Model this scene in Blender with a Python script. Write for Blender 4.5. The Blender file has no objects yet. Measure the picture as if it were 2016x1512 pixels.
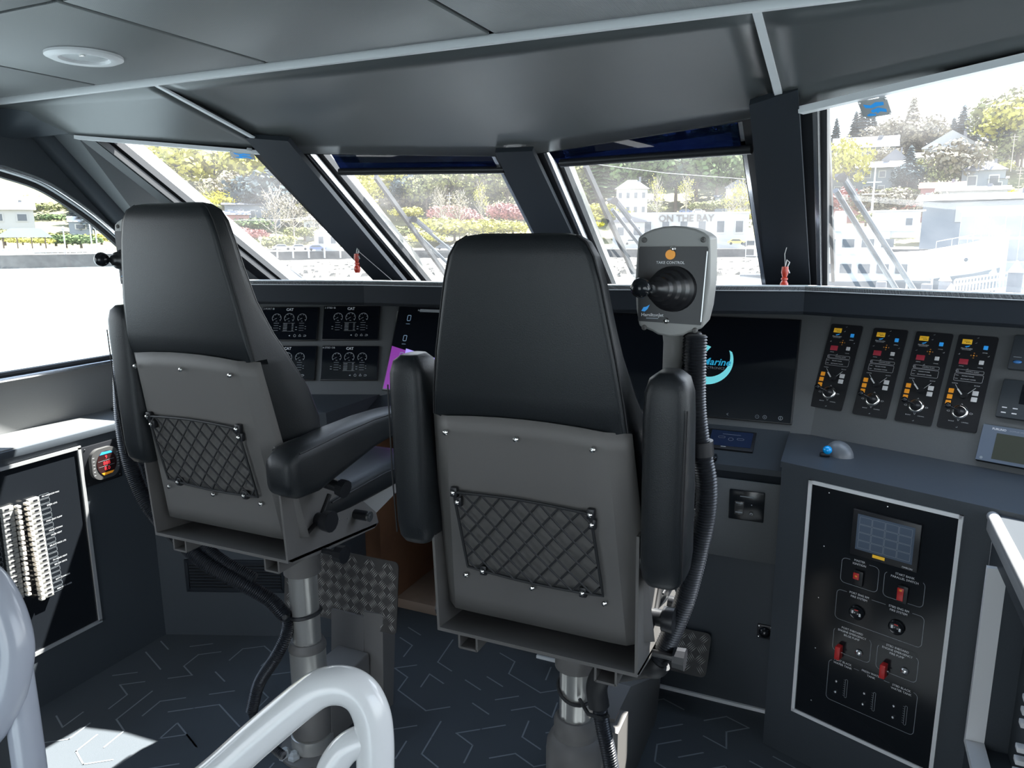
import bpy, bmesh, math, random
import numpy as np
from mathutils import Vector, Matrix
random.seed(7)
SC = bpy.context.scene
COL = SC.collection
PI = math.pi
# ---------------------------------------------------------------- camera, world, sun, exposure
F_PX, PITCH, YAW, ROLL = 1449.35, math.radians(11.318), math.radians(24.205), math.radians(0.332)
EYE = Vector((0, 0, 1.6))
FW = Vector((-math.sin(YAW)*math.cos(PITCH), math.cos(YAW)*math.cos(PITCH), -math.sin(PITCH)))
_r0 = Vector((math.cos(YAW), math.sin(YAW), 0)); _u0 = _r0.cross(FW)
RT = _r0*math.cos(ROLL) - _u0*math.sin(ROLL)
UP = _u0*math.cos(ROLL) + _r0*math.sin(ROLL)
cam = bpy.data.cameras.new('camera'); camo = bpy.data.objects.new('camera', cam); COL.objects.link(camo)
cam.sensor_width = 36; cam.lens = F_PX*36/2016; cam.clip_start = 0.05; cam.clip_end = 3000
mw = Matrix.Identity(4)
for i, c in enumerate((RT, UP, -FW)):
    for j in range(3): mw[j][i] = c[j]
mw.translation = EYE
camo.matrix_world = mw
SC.camera = camo
W = bpy.data.worlds.new('world'); SC.world = W; W.use_nodes = True
wn = W.node_tree.nodes; wl = W.node_tree.links
bg = wn['Background']; bg.inputs['Strength'].default_value = 2.6
tc = wn.new('ShaderNodeTexCoord'); sx = wn.new('ShaderNodeSeparateXYZ'); cr = wn.new('ShaderNodeValToRGB')
wl.new(tc.outputs['Generated'], sx.inputs[0]); wl.new(sx.outputs['Z'], cr.inputs[0]); wl.new(cr.outputs[0], bg.inputs['Color'])
cr.color_ramp.elements[0].position = 0.0; cr.color_ramp.elements[0].color = (0.95, 0.98, 1.0, 1)
cr.color_ramp.elements[1].position = 0.8; cr.color_ramp.elements[1].color = (0.55, 0.72, 1.0, 1)
SUN_DIR = Vector((0.53, 1.0, 1.74)).normalized()
sun = bpy.data.lights.new('sun', 'SUN'); suno = bpy.data.objects.new('sun', sun); COL.objects.link(suno)
sun.energy = 24; sun.angle = math.radians(0.53); sun.color = (1.0, 0.97, 0.92)
suno.rotation_euler = SUN_DIR.to_track_quat('Z', 'Y').to_euler()
suno.location = (0, 0, 30)
SC.view_settings.view_transform = 'Standard'; SC.view_settings.look = 'None'
SC.view_settings.gamma = 1; SC.view_settings.use_curve_mapping = False
SC.view_settings.exposure = 0.88

# ---------------------------------------------------------------- measuring helpers
def ray(x, y): return FW*F_PX + RT*(x-1008) - UP*(y-756)
def on_z(x, y, z): r = ray(x, y); return EYE + r*((z-EYE.z)/r.z)
def on_x(x, y, X): r = ray(x, y); return EYE + r*(X/r.x)
def on_y(x, y, Y): r = ray(x, y); return EYE + r*(Y/r.y)
def on_plane(x, y, p, n):
    r = ray(x, y); n = Vector(n); return EYE + r*((Vector(p)-EYE).dot(n)/n.dot(r))
def at_depth(x, y, d): r = ray(x, y); return EYE + r*(d/F_PX)
def far(x, y, d):
    r = ray(x, y); h = math.hypot(r.x, r.y); return EYE + r*(d/h)
V = Vector
# ---------------------------------------------------------------- materials
MATS = {}
def mat(name, col, rough=0.5, metal=0.0, noise=0.0, nscale=40, bump=0.0, bscale=400, emis=0.0, coat=0.0, spec=0.5, ecol=None, wave=None, alpha=None):
    if name in MATS: return MATS[name]
    m = bpy.data.materials.new(name); m.use_nodes = True
    nt = m.node_tree; b = nt.nodes['Principled BSDF']
    b.inputs['Base Color'].default_value = (*col, 1); b.inputs['Roughness'].default_value = rough
    b.inputs['Metallic'].default_value = metal; b.inputs['Specular IOR Level'].default_value = spec
    b.inputs['Coat Weight'].default_value = coat
    if emis:
        b.inputs['Emission Color'].default_value = (*(ecol or col), 1); b.inputs['Emission Strength'].default_value = emis
    if noise or bump or wave:
        t = nt.nodes.new('ShaderNodeTexCoord')
    if noise:
        n = nt.nodes.new('ShaderNodeTexNoise'); n.inputs['Scale'].default_value = nscale; n.inputs['Detail'].default_value = 4
        nt.links.new(t.outputs['Object'], n.inputs['Vector'])
        mx = nt.nodes.new('ShaderNodeMix'); mx.data_type = 'RGBA'
        mx.inputs[6].default_value = (*[c*(1-noise) for c in col], 1); mx.inputs[7].default_value = (*[min(1, c*(1+noise)) for c in col], 1)
        nt.links.new(n.outputs['Fac'], mx.inputs[0]); nt.links.new(mx.outputs[2], b.inputs['Base Color'])
    if bump:
        n2 = nt.nodes.new('ShaderNodeTexNoise'); n2.inputs['Scale'].default_value = bscale; n2.inputs['Detail'].default_value = 2
        nt.links.new(t.outputs['Object'], n2.inputs['Vector'])
        bp = nt.nodes.new('ShaderNodeBump'); bp.inputs['Strength'].default_value = bump; bp.inputs['Distance'].default_value = 0.002
        nt.links.new(n2.outputs['Fac'], bp.inputs['Height']); nt.links.new(bp.outputs[0], b.inputs['Normal'])
    if wave:
        w = nt.nodes.new('ShaderNodeTexWave'); w.inputs['Scale'].default_value = wave; w.bands_direction = 'X'
        nt.links.new(t.outputs['Object'], w.inputs['Vector'])
        bp = nt.nodes.new('ShaderNodeBump'); bp.inputs['Strength'].default_value = 0.5; bp.inputs['Distance'].default_value = 0.001
        nt.links.new(w.outputs['Fac'], bp.inputs['Height']); nt.links.new(bp.outputs[0], b.inputs['Normal'])
    MATS[name] = m
    return m
def pane_mat(name, tint, dirt, gloss=0.06, dirtcol=(1, 1, 1), splash=0.0):
    """thin pane: clear transmission, a fresnel reflection and a little dust on it"""
    m = bpy.data.materials.new(name); m.use_nodes = True; nt = m.node_tree
    for n in list(nt.nodes): nt.nodes.remove(n)
    out = nt.nodes.new('ShaderNodeOutputMaterial'); tr = nt.nodes.new('ShaderNodeBsdfTransparent'); gl = nt.nodes.new('ShaderNodeBsdfGlossy')
    tl = nt.nodes.new('ShaderNodeBsdfTranslucent'); m1 = nt.nodes.new('ShaderNodeMixShader'); m2 = nt.nodes.new('ShaderNodeMixShader')
    fr = nt.nodes.new('ShaderNodeLayerWeight'); fr.inputs['Blend'].default_value = 0.25
    mul = nt.nodes.new('ShaderNodeMath'); mul.operation = 'MULTIPLY'; mul.inputs[1].default_value = gloss*4
    tr.inputs['Color'].default_value = (*tint, 1); gl.inputs['Roughness'].default_value = 0.02; tl.inputs['Color'].default_value = (*dirtcol, 1)
    nt.links.new(fr.outputs['Facing'], mul.inputs[0]); nt.links.new(mul.outputs[0], m1.inputs[0])
    nt.links.new(tr.outputs[0], m1.inputs[1]); nt.links.new(gl.outputs[0], m1.inputs[2])
    t = nt.nodes.new('ShaderNodeTexCoord'); n = nt.nodes.new('ShaderNodeTexNoise'); n.inputs['Scale'].default_value = 6; n.inputs['Detail'].default_value = 6
    nt.links.new(t.outputs['Object'], n.inputs['Vector'])
    mr = nt.nodes.new('ShaderNodeMapRange'); mr.inputs[1].default_value = 0.3; mr.inputs[2].default_value = 0.75
    mr.inputs[3].default_value = dirt*0.4; mr.inputs[4].default_value = dirt*1.6
    nt.links.new(n.outputs['Fac'], mr.inputs[0]); nt.links.new(mr.outputs[0], m2.inputs[0])
    nt.links.new(m1.outputs[0], m2.inputs[1]); nt.links.new(tl.outputs[0], m2.inputs[2])
    nt.links.new(m2.outputs[0], out.inputs['Surface'])
    MATS[name] = m; return m

M_lam = mat('dark laminate', (0.048, 0.057, 0.067), 0.45, noise=0.12, nscale=300, bump=0.1, bscale=900, spec=0.3)
M_lamb = mat('grey laminate', (0.10, 0.107, 0.112), 0.45, noise=0.1, nscale=300)
M_brow = mat('black soft vinyl', (0.012, 0.016, 0.022), 0.6, bump=0.1, spec=0.2)
M_wall = mat('grey wall vinyl', (0.16, 0.165, 0.165), 0.42, noise=0.06, nscale=200)
M_liner = mat('dark ceiling liner', (0.085, 0.091, 0.092), 0.3, bump=0.06, bscale=1200, spec=0.6)
M_ceil = mat('ribbed ceiling panel', (0.15, 0.157, 0.157), 0.36, wave=90)
M_seam = mat('seam black', (0.006, 0.006, 0.007), 0.7)
M_alu = mat('brushed aluminium', (0.62, 0.63, 0.64), 0.35, metal=0.6)
M_alub = mat('polished aluminium', (0.75, 0.76, 0.78), 0.2, metal=0.9)
M_trim = mat('painted trim', (0.72, 0.73, 0.74), 0.4)
M_rub = mat('black rubber', (0.012, 0.013, 0.015), 0.55)
M_blk = mat('black plastic', (0.014, 0.015, 0.018), 0.38, spec=0.4)
M_gblk = mat('glossy black', (0.01, 0.012, 0.015), 0.16, spec=0.4)
M_wipe = mat('wiper arm grey', (0.05, 0.06, 0.075), 0.4)
M_screen = mat('screen glass', (0.006, 0.008, 0.012), 0.1, spec=0.5)
M_leather = mat('black leather', (0.013, 0.0155, 0.018), 0.38, bump=0.25, bscale=700, spec=0.35)
M_stitch = mat('dark stitching', (0.01, 0.01, 0.012), 0.6)
M_pow = mat('grey powder coat', (0.13, 0.125, 0.12), 0.5, bump=0.15, bscale=1500)
M_pow2 = mat('light grey powder coat', (0.3, 0.3, 0.29), 0.45, bump=0.1, bscale=1500)
M_post = mat('anodised post', (0.6, 0.59, 0.56), 0.3, metal=0.75)
M_zinc = mat('zinc screw', (0.75, 0.74, 0.72), 0.2, metal=1)
M_hose = mat('conduit black', (0.015, 0.017, 0.022), 0.35, spec=0.5)
M_white = mat('white paint gloss', (0.8, 0.81, 0.82), 0.18, coat=0.3)
M_greyp = mat('grey paint gloss', (0.42, 0.45, 0.52), 0.25, coat=0.3)
M_ink = mat('white ink', (0.75, 0.77, 0.8), 0.5)
M_inkg = mat('grey ink', (0.3, 0.33, 0.36), 0.5)
M_gfx = mat('screen lit white', (0.3, 0.33, 0.36), 0.5, emis=0.15)
M_gfxb = mat('screen lit blue', (0.1, 0.2, 0.5), 0.5, emis=0.12)
M_or = mat('orange plastic', (0.75, 0.3, 0.02), 0.4, emis=0.15)
M_ye = mat('amber label', (0.85, 0.5, 0.03), 0.5, emis=0.1)
M_red = mat('dark red display', (0.3, 0.03, 0.05), 0.3, emis=0.1)
M_redp = mat('red plastic', (0.55, 0.03, 0.03), 0.3)
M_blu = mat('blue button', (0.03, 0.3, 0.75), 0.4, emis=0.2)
M_wbtn = mat('white button', (0.75, 0.75, 0.76), 0.4)
M_carpet = mat('carpet', (0.072, 0.082, 0.092), 0.95, noise=0.35, nscale=900, bump=0.6, bscale=900, spec=0.1)
M_cline = mat('carpet line', (0.20, 0.22, 0.24), 0.95, noise=0.3, nscale=900, spec=0.1)
M_tread = mat('tread plate', (0.09, 0.086, 0.083), 0.35, metal=0.5)
M_treadb = mat('tread bar', (0.5, 0.485, 0.46), 0.4, metal=0.3)
M_ply = mat('brown plywood', (0.2, 0.095, 0.05), 0.6, noise=0.2, nscale=12)
M_ply2 = mat('tan board', (0.3, 0.22, 0.17), 0.6, noise=0.2, nscale=12)
M_wood = mat('red varnished wood', (0.45, 0.035, 0.015), 0.25, coat=0.4)
M_cord = mat('white cord', (0.7, 0.7, 0.68), 0.6)
M_glass = pane_mat('windshield glass', (0.93, 0.95, 0.95), 0.02)
M_gside = pane_mat('side window glass', (0.93, 0.95, 0.95), 0.014)
M_film = pane_mat('dark blue shade film', (0.035, 0.052, 0.11), 0.02, 0.03, (0.08, 0.12, 0.3))

# ---------------------------------------------------------------- mesh helpers
class MB:
    def __init__(s): s.v = []; s.f = []
    def add(s, vs, fs):
        b = len(s.v); s.v.extend(V(p) for p in vs); s.f.extend(tuple(b+i for i in f) for f in fs); return s
    def box(s, c, d, M=None, bev=0.0):
        bm = bmesh.new(); bmesh.ops.create_cube(bm, size=1)
        for v in bm.verts: v.co = V((v.co.x*d[0], v.co.y*d[1], v.co.z*d[2]))
        if bev: bmesh.ops.bevel(bm, geom=list(bm.edges), offset=min(bev, min(d)*0.49), segments=2 if bev < 0.008 else 4, profile=0.5, affect='EDGES')
        for v in bm.verts: v.co = v.co + V(c)
        if M is not None: bm.transform(M)
        bm.verts.index_update()
        s.add([v.co.copy() for v in bm.verts], [[v.index for v in f.verts] for f in bm.faces]); bm.free(); return s
    def prism(s, poly, z0, z1, M=None):
        n = len(poly); vs = [V((p[0], p[1], z0)) for p in poly] + [V((p[0], p[1], z1)) for p in poly]
        if M is not None: vs = [M @ v for v in vs]
        return s.add(vs, [tuple(range(n))[::-1], tuple(range(n, 2*n))] + [(i, (i+1) % n, n+(i+1) % n, n+i) for i in range(n)])
    def slab(s, pts, off):
        """closed slab: 3-D polygon thickened along off"""
        n = len(pts); off = V(off); vs = [V(p) for p in pts] + [V(p)+off for p in pts]
        return s.add(vs, [tuple(range(n))[::-1], tuple(range(n, 2*n))] + [(i, (i+1) % n, n+(i+1) % n, n+i) for i in range(n)])
    def poly(s, pts): return s.add(pts, [tuple(range(len(pts)))])
    def cyl(s, a, b, r, r2=None, n=20, caps=True):
        a = V(a); b = V(b); r2 = r if r2 is None else r2; d = (b-a).normalized()
        t = V((0, 0, 1)) if abs(d.z) < 0.9 else V((1, 0, 0)); u = d.cross(t).normalized(); w = d.cross(u)
        vs = [a+(u*math.cos(2*PI*i/n)+w*math.sin(2*PI*i/n))*r for i in range(n)]+[b+(u*math.cos(2*PI*i/n)+w*math.sin(2*PI*i/n))*r2 for i in range(n)]
        fs = [(i, (i+1) % n, n+(i+1) % n, n+i) for i in range(n)]
        if caps: fs += [tuple(range(n))[::-1], tuple(range(n, 2*n))]
        return s.add(vs, fs)
    def lathe(s, prof, n=24, M=None):
        vs = []; fs = []
        for r, z in prof:
            for i in range(n): vs.append(V((r*math.cos(2*PI*i/n), r*math.sin(2*PI*i/n), z)))
        for k in range(len(prof)-1):
            for i in range(n): fs.append((k*n+i, k*n+(i+1) % n, (k+1)*n+(i+1) % n, (k+1)*n+i))
        fs += [tuple(range(n))[::-1], tuple(range((len(prof)-1)*n, len(prof)*n))]
        if M is not None: vs = [M @ v for v in vs]
        return s.add(vs, fs)
    def tube(s, pts, r, n=12, closed=False, radii=None):
        pts = [V(p) for p in pts]; N = len(pts); vs = []; fs = []; u = None
        for k in range(N):
            if closed: d = (pts[(k+1) % N]-pts[k-1])
            else: d = pts[min(k+1, N-1)]-pts[max(k-1, 0)]
            if d.length < 1e-9: d = V((0, 0, 1))
            d.normalize()
            if u is None:
                t = V((0, 0, 1)) if abs(d.z) < 0.9 else V((1, 0, 0)); u = d.cross(t).normalized()
            u = (u-d*u.dot(d)).normalized(); w = d.cross(u); rr = radii[k] if radii else r
            for i in range(n): a = 2*PI*i/n; vs.append(pts[k]+(u*math.cos(a)+w*math.sin(a))*rr)
        for k in range(N if closed else N-1):
            k2 = (k+1) % N
            for i in range(n): fs.append((k*n+i, k*n+(i+1) % n, k2*n+(i+1) % n, k2*n+i))
        if not closed: fs += [tuple(range(n))[::-1], tuple(range((N-1)*n, N*n))]
        return s.add(vs, fs)
    def loft(s, rings):
        n = len(rings[0]); vs = [V(p) for r in rings for p in r]; fs = []
        for k in range(len(rings)-1):
            for i in range(n): fs.append((k*n+i, k*n+(i+1) % n, (k+1)*n+(i+1) % n, (k+1)*n+i))
        fs += [tuple(range(n))[::-1], tuple(range((len(rings)-1)*n, len(rings)*n))]
        return s.add(vs, fs)
    def ball(s, c, r, n=16, sc=(1, 1, 1)):
        m = max(6, n//2); prof = [(max(1e-5, r*math.sin(PI*k/m)), -r*math.cos(PI*k/m)) for k in range(m+1)]
        M = Matrix.Translation(V(c)) @ Matrix.Diagonal((*sc, 1)); return s.lathe(prof, n, M)
    def mesh(s, name, smooth=35):
        me = bpy.data.meshes.new(name); me.from_pydata([tuple(v) for v in s.v], [], s.f); me.update()
        bm = bmesh.new(); bm.from_mesh(me); bmesh.ops.recalc_face_normals(bm, faces=bm.faces); bm.to_mesh(me); bm.free()
        if smooth: 
            me.polygons.foreach_set('use_smooth', [True]*len(me.polygons)); me.set_sharp_from_angle(angle=math.radians(smooth))
        return me
    def obj(s, name, m, parent=None, smooth=35, label=None):
        o = bpy.data.objects.new(name, s.mesh(name, smooth)); COL.objects.link(o)
        o.data.materials.append(m)
        if parent is not None: attach(o, parent)
        if label: o['label'] = label
        return o
def attach(o, p):
    o.parent = p; o.matrix_parent_inverse = Matrix.Identity(4)
    # vertices are given in world space unless the thing has its own frame
    if p.get('_world') is not None or True:
        o.matrix_parent_inverse = world_of(p).inverted()
def world_of(o):
    if o.parent: return world_of(o.parent) @ o.matrix_parent_inverse @ o.matrix_basis
    return o.matrix_basis.copy()
def thing(name, label, cat, loc=(0, 0, 0), group=None):
    o = bpy.data.objects.new(name, None); COL.objects.link(o); o.location = loc; o.empty_display_size = 0.05
    o['label'] = label; o['category'] = cat
    if group: o['group'] = group
    return o
def tag(o, label, cat, group=None):
    o['label'] = label; o['category'] = cat
    if group: o['group'] = group
    return o
def struct(o, label=None):
    o['kind'] = 'structure'
    if label: o['label'] = label
    return o
def frame(o, u, v):
    """local frame: x along u, y along v, z out of the surface"""
    u = V(u).normalized(); v = V(v).normalized(); n = u.cross(v).normalized(); v = n.cross(u)
    M = Matrix.Identity(4)
    for i, c in enumerate((u, v, n)):
        for j in range(3): M[j][i] = c[j]
    M.translation = V(o); return M
def loc_px(M, x, y):
    p = on_plane(x, y, M.translation, M.col[2].to_3d()); q = M.inverted() @ p; return q.x, q.y
def T(x, y, z=0): return Matrix.Translation((x, y, z))
_txt = {}
def text(s, M, x, y, h, m, parent, name='lettering', align='CENTER', z=0.0008, shear=0, label=None, sx=1.0, bold=0.0):
    cu = bpy.data.curves.new('t', 'FONT'); cu.body = s; cu.size = 1.4*h; cu.align_x = align; cu.align_y = 'CENTER'; cu.shear = shear
    cu.resolution_u = 2; cu.offset = bold; cu.extrude = 0.0
    ob = bpy.data.objects.new('t', cu); dg = bpy.context.evaluated_depsgraph_get()
    COL.objects.link(ob); dg.update(); me = bpy.data.meshes.new_from_object(ob.evaluated_get(dg)); bpy.data.objects.remove(ob); bpy.data.curves.remove(cu)
    me.transform(M @ T(x, y, z) @ Matrix.Diagonal((sx, 1, 1, 1))); me.materials.clear(); me.materials.append(m); me.name = name
    o = bpy.data.objects.new(name, me); COL.objects.link(o)
    if parent is not None: attach(o, parent)
    if label: o['label'] = label
    return o
class G2:
    """flat print in a panel's own plane"""
    def __init__(s, M, z=0.0006): s.M = M; s.z = z; s.b = MB()
    def P(s, x, y): return s.M @ V((x, y, s.z))
    def poly(s, pts): s.b.poly([s.P(*p) for p in pts]); return s
    def rect(s, x, y, w, h): return s.poly([(x-w/2, y-h/2), (x+w/2, y-h/2), (x+w/2, y+h/2), (x-w/2, y+h/2)])
    def line(s, a, b, w):
        a = Vector(a); b = Vector(b); d = b-a
        if d.length < 1e-9: return s
        d.normalize(); n = Vector((-d.y, d.x))*w/2
        return s.poly([a-n, b-n, b+n, a+n])
    def path(s, pts, w, closed=False):
        for i in range(len(pts)-(0 if closed else 1)): s.line(pts[i], pts[(i+1) % len(pts)], w)
        return s
    def arc(s, x, y, r, a0, a1, w, n=20):
        pts = [(x+r*math.cos(math.radians(a0+(a1-a0)*i/n)), y+r*math.sin(math.radians(a0+(a1-a0)*i/n))) for i in range(n+1)]
        return s.path(pts, w)
    def disc(s, x, y, r, n=18): return s.poly([(x+r*math.cos(2*PI*i/n), y+r*math.sin(2*PI*i/n)) for i in range(n)])
    def rrect(s, x, y, w, h, r, lw): return s.path(rrpts(x, y, w, h, r), lw, True)
    def obj(s, name, m, parent=None, label=None): return s.b.obj(name, m, parent, 0, label)
def rrpts(x, y, w, h, r, n=4):
    out = []
    for cx, cy, a in ((x+w/2-r, y+h/2-r, 0), (x-w/2+r, y+h/2-r, 90), (x-w/2+r, y-h/2+r, 180), (x+w/2-r, y-h/2+r, 270)):
        for i in range(n+1): t = math.radians(a+90*i/n); out.append((cx+r*math.cos(t), cy+r*math.sin(t)))
    return out
def smooth_path(pts, sub=8):
    pts = [V(p) for p in pts]; P = [2*pts[0]-pts[1]]+pts+[2*pts[-1]-pts[-2]]; out = []
    for i in range(1, len(P)-2):
        for k in range(sub):
            t = k/sub; a, b, c, d = P[i-1], P[i], P[i+1], P[i+2]
            out.append(0.5*((2*b)+(c-a)*t+(2*a-5*b+4*c-d)*t*t+(3*b-a-3*c+d)*t**3))
    out.append(pts[-1]); return out
def resample(pts, step):
    out = [pts[0]]; acc = 0
    for i in range(len(pts)-1):
        a, b = pts[i], pts[i+1]; L = (b-a).length; pos = step-acc
        while pos <= L: out.append(a+(b-a)*(pos/L)); pos += step
        acc = L-(pos-step)
    return out
def conduit(mb, pts, r, pitch=0.006, n=12, amp=0.0018):
    P = resample(smooth_path(pts, 10), pitch/2)
    mb.tube(P, r, n, radii=[r+(amp if i % 2 else -amp*0.6) for i in range(len(P))]); return mb
def bar(mb, a, b, w, up, t):
    """flat bar from a to b, width w across, thickness t along up"""
    a = V(a); b = V(b); d = (b-a).normalized(); up = V(up); up = (up-d*up.dot(d)).normalized(); s = d.cross(up)*w/2
    mb.slab([a-s, a+s, b+s, b-s], up*t); return mb
def screw(parent, p, n, r=0.006, name='screw', m=None):
    M = frame(p, V(n).orthogonal(), V(n).cross(V(n).orthogonal()))
    b = MB(); b.lathe([(r, 0), (r, r*0.35), (r*0.7, r*0.75), (r*0.25, r*0.9), (r*0.2, r*0.6)], 12, M); return b.obj(name, m or M_zinc, parent)
# ---------------------------------------------------------------- the wheelhouse shell
CA, SA = math.cos(math.radians(21.85)), math.sin(math.radians(21.85))
XP, XS, XPW, XSW = -2.446, 0.378, -2.65, 0.95      # lower cabinet faces and window walls, port and starboard
ZC = 2.05
A = V((-2.44, 1.80, 1.951)); B = V((-1.81, 2.09, 1.895)); Cc = V((-1.0, 2.31, 1.868)); D = V((-0.19, 2.07, 1.908)); Ee = V((0.80, 1.675, 2.012))
A1 = V((-2.44, 2.63, 1.416)); B1 = V((-1.83, 2.81, 1.416)); C1 = V((-1.0, 2.95, 1.402)); D1 = V((-0.17, 2.81, 1.416)); E1 = V((0.82, 2.41, 1.416))
def ext(a, b, t): return a+(b-a)*t
b = MB().box((-0.65, -0.05, -0.03), (4.2, 5.6, 0.06)); fl = struct(b.obj('floor', M_carpet))
# woven line pattern of the carpet
rl = random.Random(3); mb = MB(); used = set(); pitch = 0.082
def hexp(i, j): return V((-2.4+pitch*(i+0.5*(j % 2))*math.sqrt(3)/1.0*0.62, 0.25+pitch*j*0.62*1.0, 0.0))
dirs = [math.radians(a+8) for a in (30, 90, 150, 210, 270, 330)]
lo = V((-2.42, 0.3)); hi = V((0.38, 2.5)); segs = []
for k in range(3000):
    p = V((rl.uniform(lo.x, hi.x), rl.uniform(lo.y, hi.y)))
    # snap to a triangular lattice
    a1 = V((math.cos(dirs[0]), math.sin(dirs[0])))*pitch; a2 = V((math.cos(dirs[1]), math.sin(dirs[1])))*pitch
    det = a1.x*a2.y-a1.y*a2.x; ii = round((p.x*a2.y-p.y*a2.x)/det); jj = round((a1.x*p.y-a1.y*p.x)/det)
    key = (ii, jj)
    if key in used or ((ii+1, jj) in used and (ii, jj+1) in used): continue
    path = [key]; d = rl.randrange(6); n = rl.choice((2, 3, 3, 4, 4, 5))
    st = [(1, 0), (0, 1), (-1, 1), (-1, 0), (0, -1), (1, -1)]
    ok = True
    for s_ in range(n):
        ln = rl.choice((1, 1, 1, 2)); nx = path[-1]
        for q in range(ln):
            nx = (nx[0]+st[d][0], nx[1]+st[d][1])
            if nx in used: ok = False; break
            path.append(nx)
        if not ok: break
        d = (d+rl.choice((1, -1, 1, -1, 2)) ) % 6
    for q in path: used.add(q)
    pts = [a1*q[0]+a2*q[1] for q in path]
    for q in range(len(pts)-1):
        a_, b_ = pts[q], pts[q+1]
        if min(a_.x, b_.x) < lo.x or max(a_.x, b_.x) > hi.x or min(a_.y, b_.y) < lo.y or max(a_.y, b_.y) > hi.y: continue
        def under(pt): return (pt.y > 1.93+(pt.x+2.446)*0.4 if pt.x < -1.78 else (pt.y > 2.2-(pt.x+0.13)*0.4 if pt.x > -0.13 else pt.y > 2.39))
        if under(a_) or under(b_): continue
        dd = (b_-a_).normalized()*0.0028; nn = V((-dd.y, dd.x))*0.95
        z = 0.0012
        mb.add([(a_-dd-nn).to_3d()+V((0, 0, z)), (b_+dd-nn).to_3d()+V((0, 0, z)), (b_+dd+nn).to_3d()+V((0, 0, z)), (a_-dd+nn).to_3d()+V((0, 0, z))], [(0, 1, 2, 3)])
cl = mb.obj('woven_line', M_cline, fl, 0); cl['kind'] = 'stuff'
# ceiling: ribbed panels with recessed black joints
ce = struct(MB().box((-0.65, -0.5, ZC+0.06), (4.3, 4.28, 0.08)).obj('ceiling', M_seam))
xs = [-2.66, -2.082, -1.426, -0.772, -0.118, 0.536, 1.0]; ys = [1.625, 1.045, 0.39, -0.27, -0.93, -1.6, -2.3]
for i in range(len(xs)-1):
    for j in range(len(ys)-1):
        MB().box(((xs[i]+xs[i+1])/2, (ys[j]+ys[j+1])/2, ZC+0.008), (xs[i+1]-xs[i]-0.015, ys[j]-ys[j+1]-0.010, 0.016), bev=0.002).obj('ceiling_panel', M_ceil, ce)
tm = MB(); tm.box((-0.85, 1.642, ZC-0.004), (3.6, 0.016, 0.022), bev=0.003); struct(tm.obj('trim_1', M_trim))
# sloping headliner between the trim and the window heads
xb = on_y(305, 167, 1.645).x; xd = on_y(1490, 18, 1.645).x
wf = struct(MB().box((-0.65, 1.69, ZC+0.08), (4.2, 0.10, 0.06)).obj('wall_front', M_liner))
def patch(top, bot, nu, nv, name, sag=0.012):
    def cv(P, t):
        L = [0]
        for i in range(len(P)-1): L.append(L[-1]+(P[i+1]-P[i]).length)
        s = t*L[-1]
        for i in range(len(P)-1):
            if s <= L[i+1]+1e-9: return P[i].lerp(P[i+1], (s-L[i])/max(1e-9, L[i+1]-L[i]))
        return P[-1]
    vs = []; fs = []
    for j in range(nv+1):
        for i in range(nu+1):
            a, c = cv(top, i/nu), cv(bot, i/nu); w = j/nv
            vs.append(a.lerp(c, w)+V((0, -0.2, -1)).normalized()*(-sag*math.sin(PI*w)))
    for j in range(nv):
        for i in range(nu):
            k = j*(nu+1)+i; fs.append((k, k+1, k+nu+2, k+nu+1))
    o = MB().add(vs, fs).obj(name, M_liner, wf, 60)
    md = o.modifiers.new('s', 'SOLIDIFY'); md.thickness = 0.02; md.offset = 0
    return o
TZ = ZC-0.002
def Tp(x): return V((x, 1.648, TZ))
patch([Tp(-2.66), Tp(xb-0.005)], [V((-2.64, 1.80, 2.02)), A, B], 16, 6, 'headliner_panel', 0.0)
patch([Tp(xb+0.005), Tp(xd-0.005)], [B, Cc, D], 24, 8, 'headliner_panel', 0.015)
patch([Tp(xd+0.005), Tp(0.98)], [D, Ee, V((0.96, 1.66, 2.0))], 16, 6, 'headliner_panel', 0.0)
def strip(nm, a, b_, w, t, m, up=(0, 0, -1)):
    return bar(MB(), a, b_, w, up, t).obj(nm, m)
struct(strip('trim_2', Tp(xb)+V((0, 0, -0.006)), B+V((0.02, 0, -0.012)), 0.016, 0.006, M_trim))
struct(strip('trim_3', Tp(xd)+V((0, 0, -0.006)), D+V((0.02, 0, -0.012)), 0.018, 0.006, M_trim))
hd = MB(); dz = V((0, 0, -0.003))
bar(hd, A+dz, B+dz+V((-0.04, -0.04, 0)), 0.03, (0, 0, -1), 0.012); struct(hd.obj('trim_4', M_trim))
hd = MB(); bar(hd, D+dz+V((0.06, -0.06, 0)), Ee+dz, 0.03, (0, 0, -1), 0.016); pass; struct(hd.obj('trim_5', M_trim))
hd = MB()
for a_, b_ in ((B, Cc), (Cc, D)): bar(hd, a_+dz, b_+dz, 0.014, (0, 0, -1), 0.005)
struct(hd.obj('trim_6', M_alu))
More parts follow.
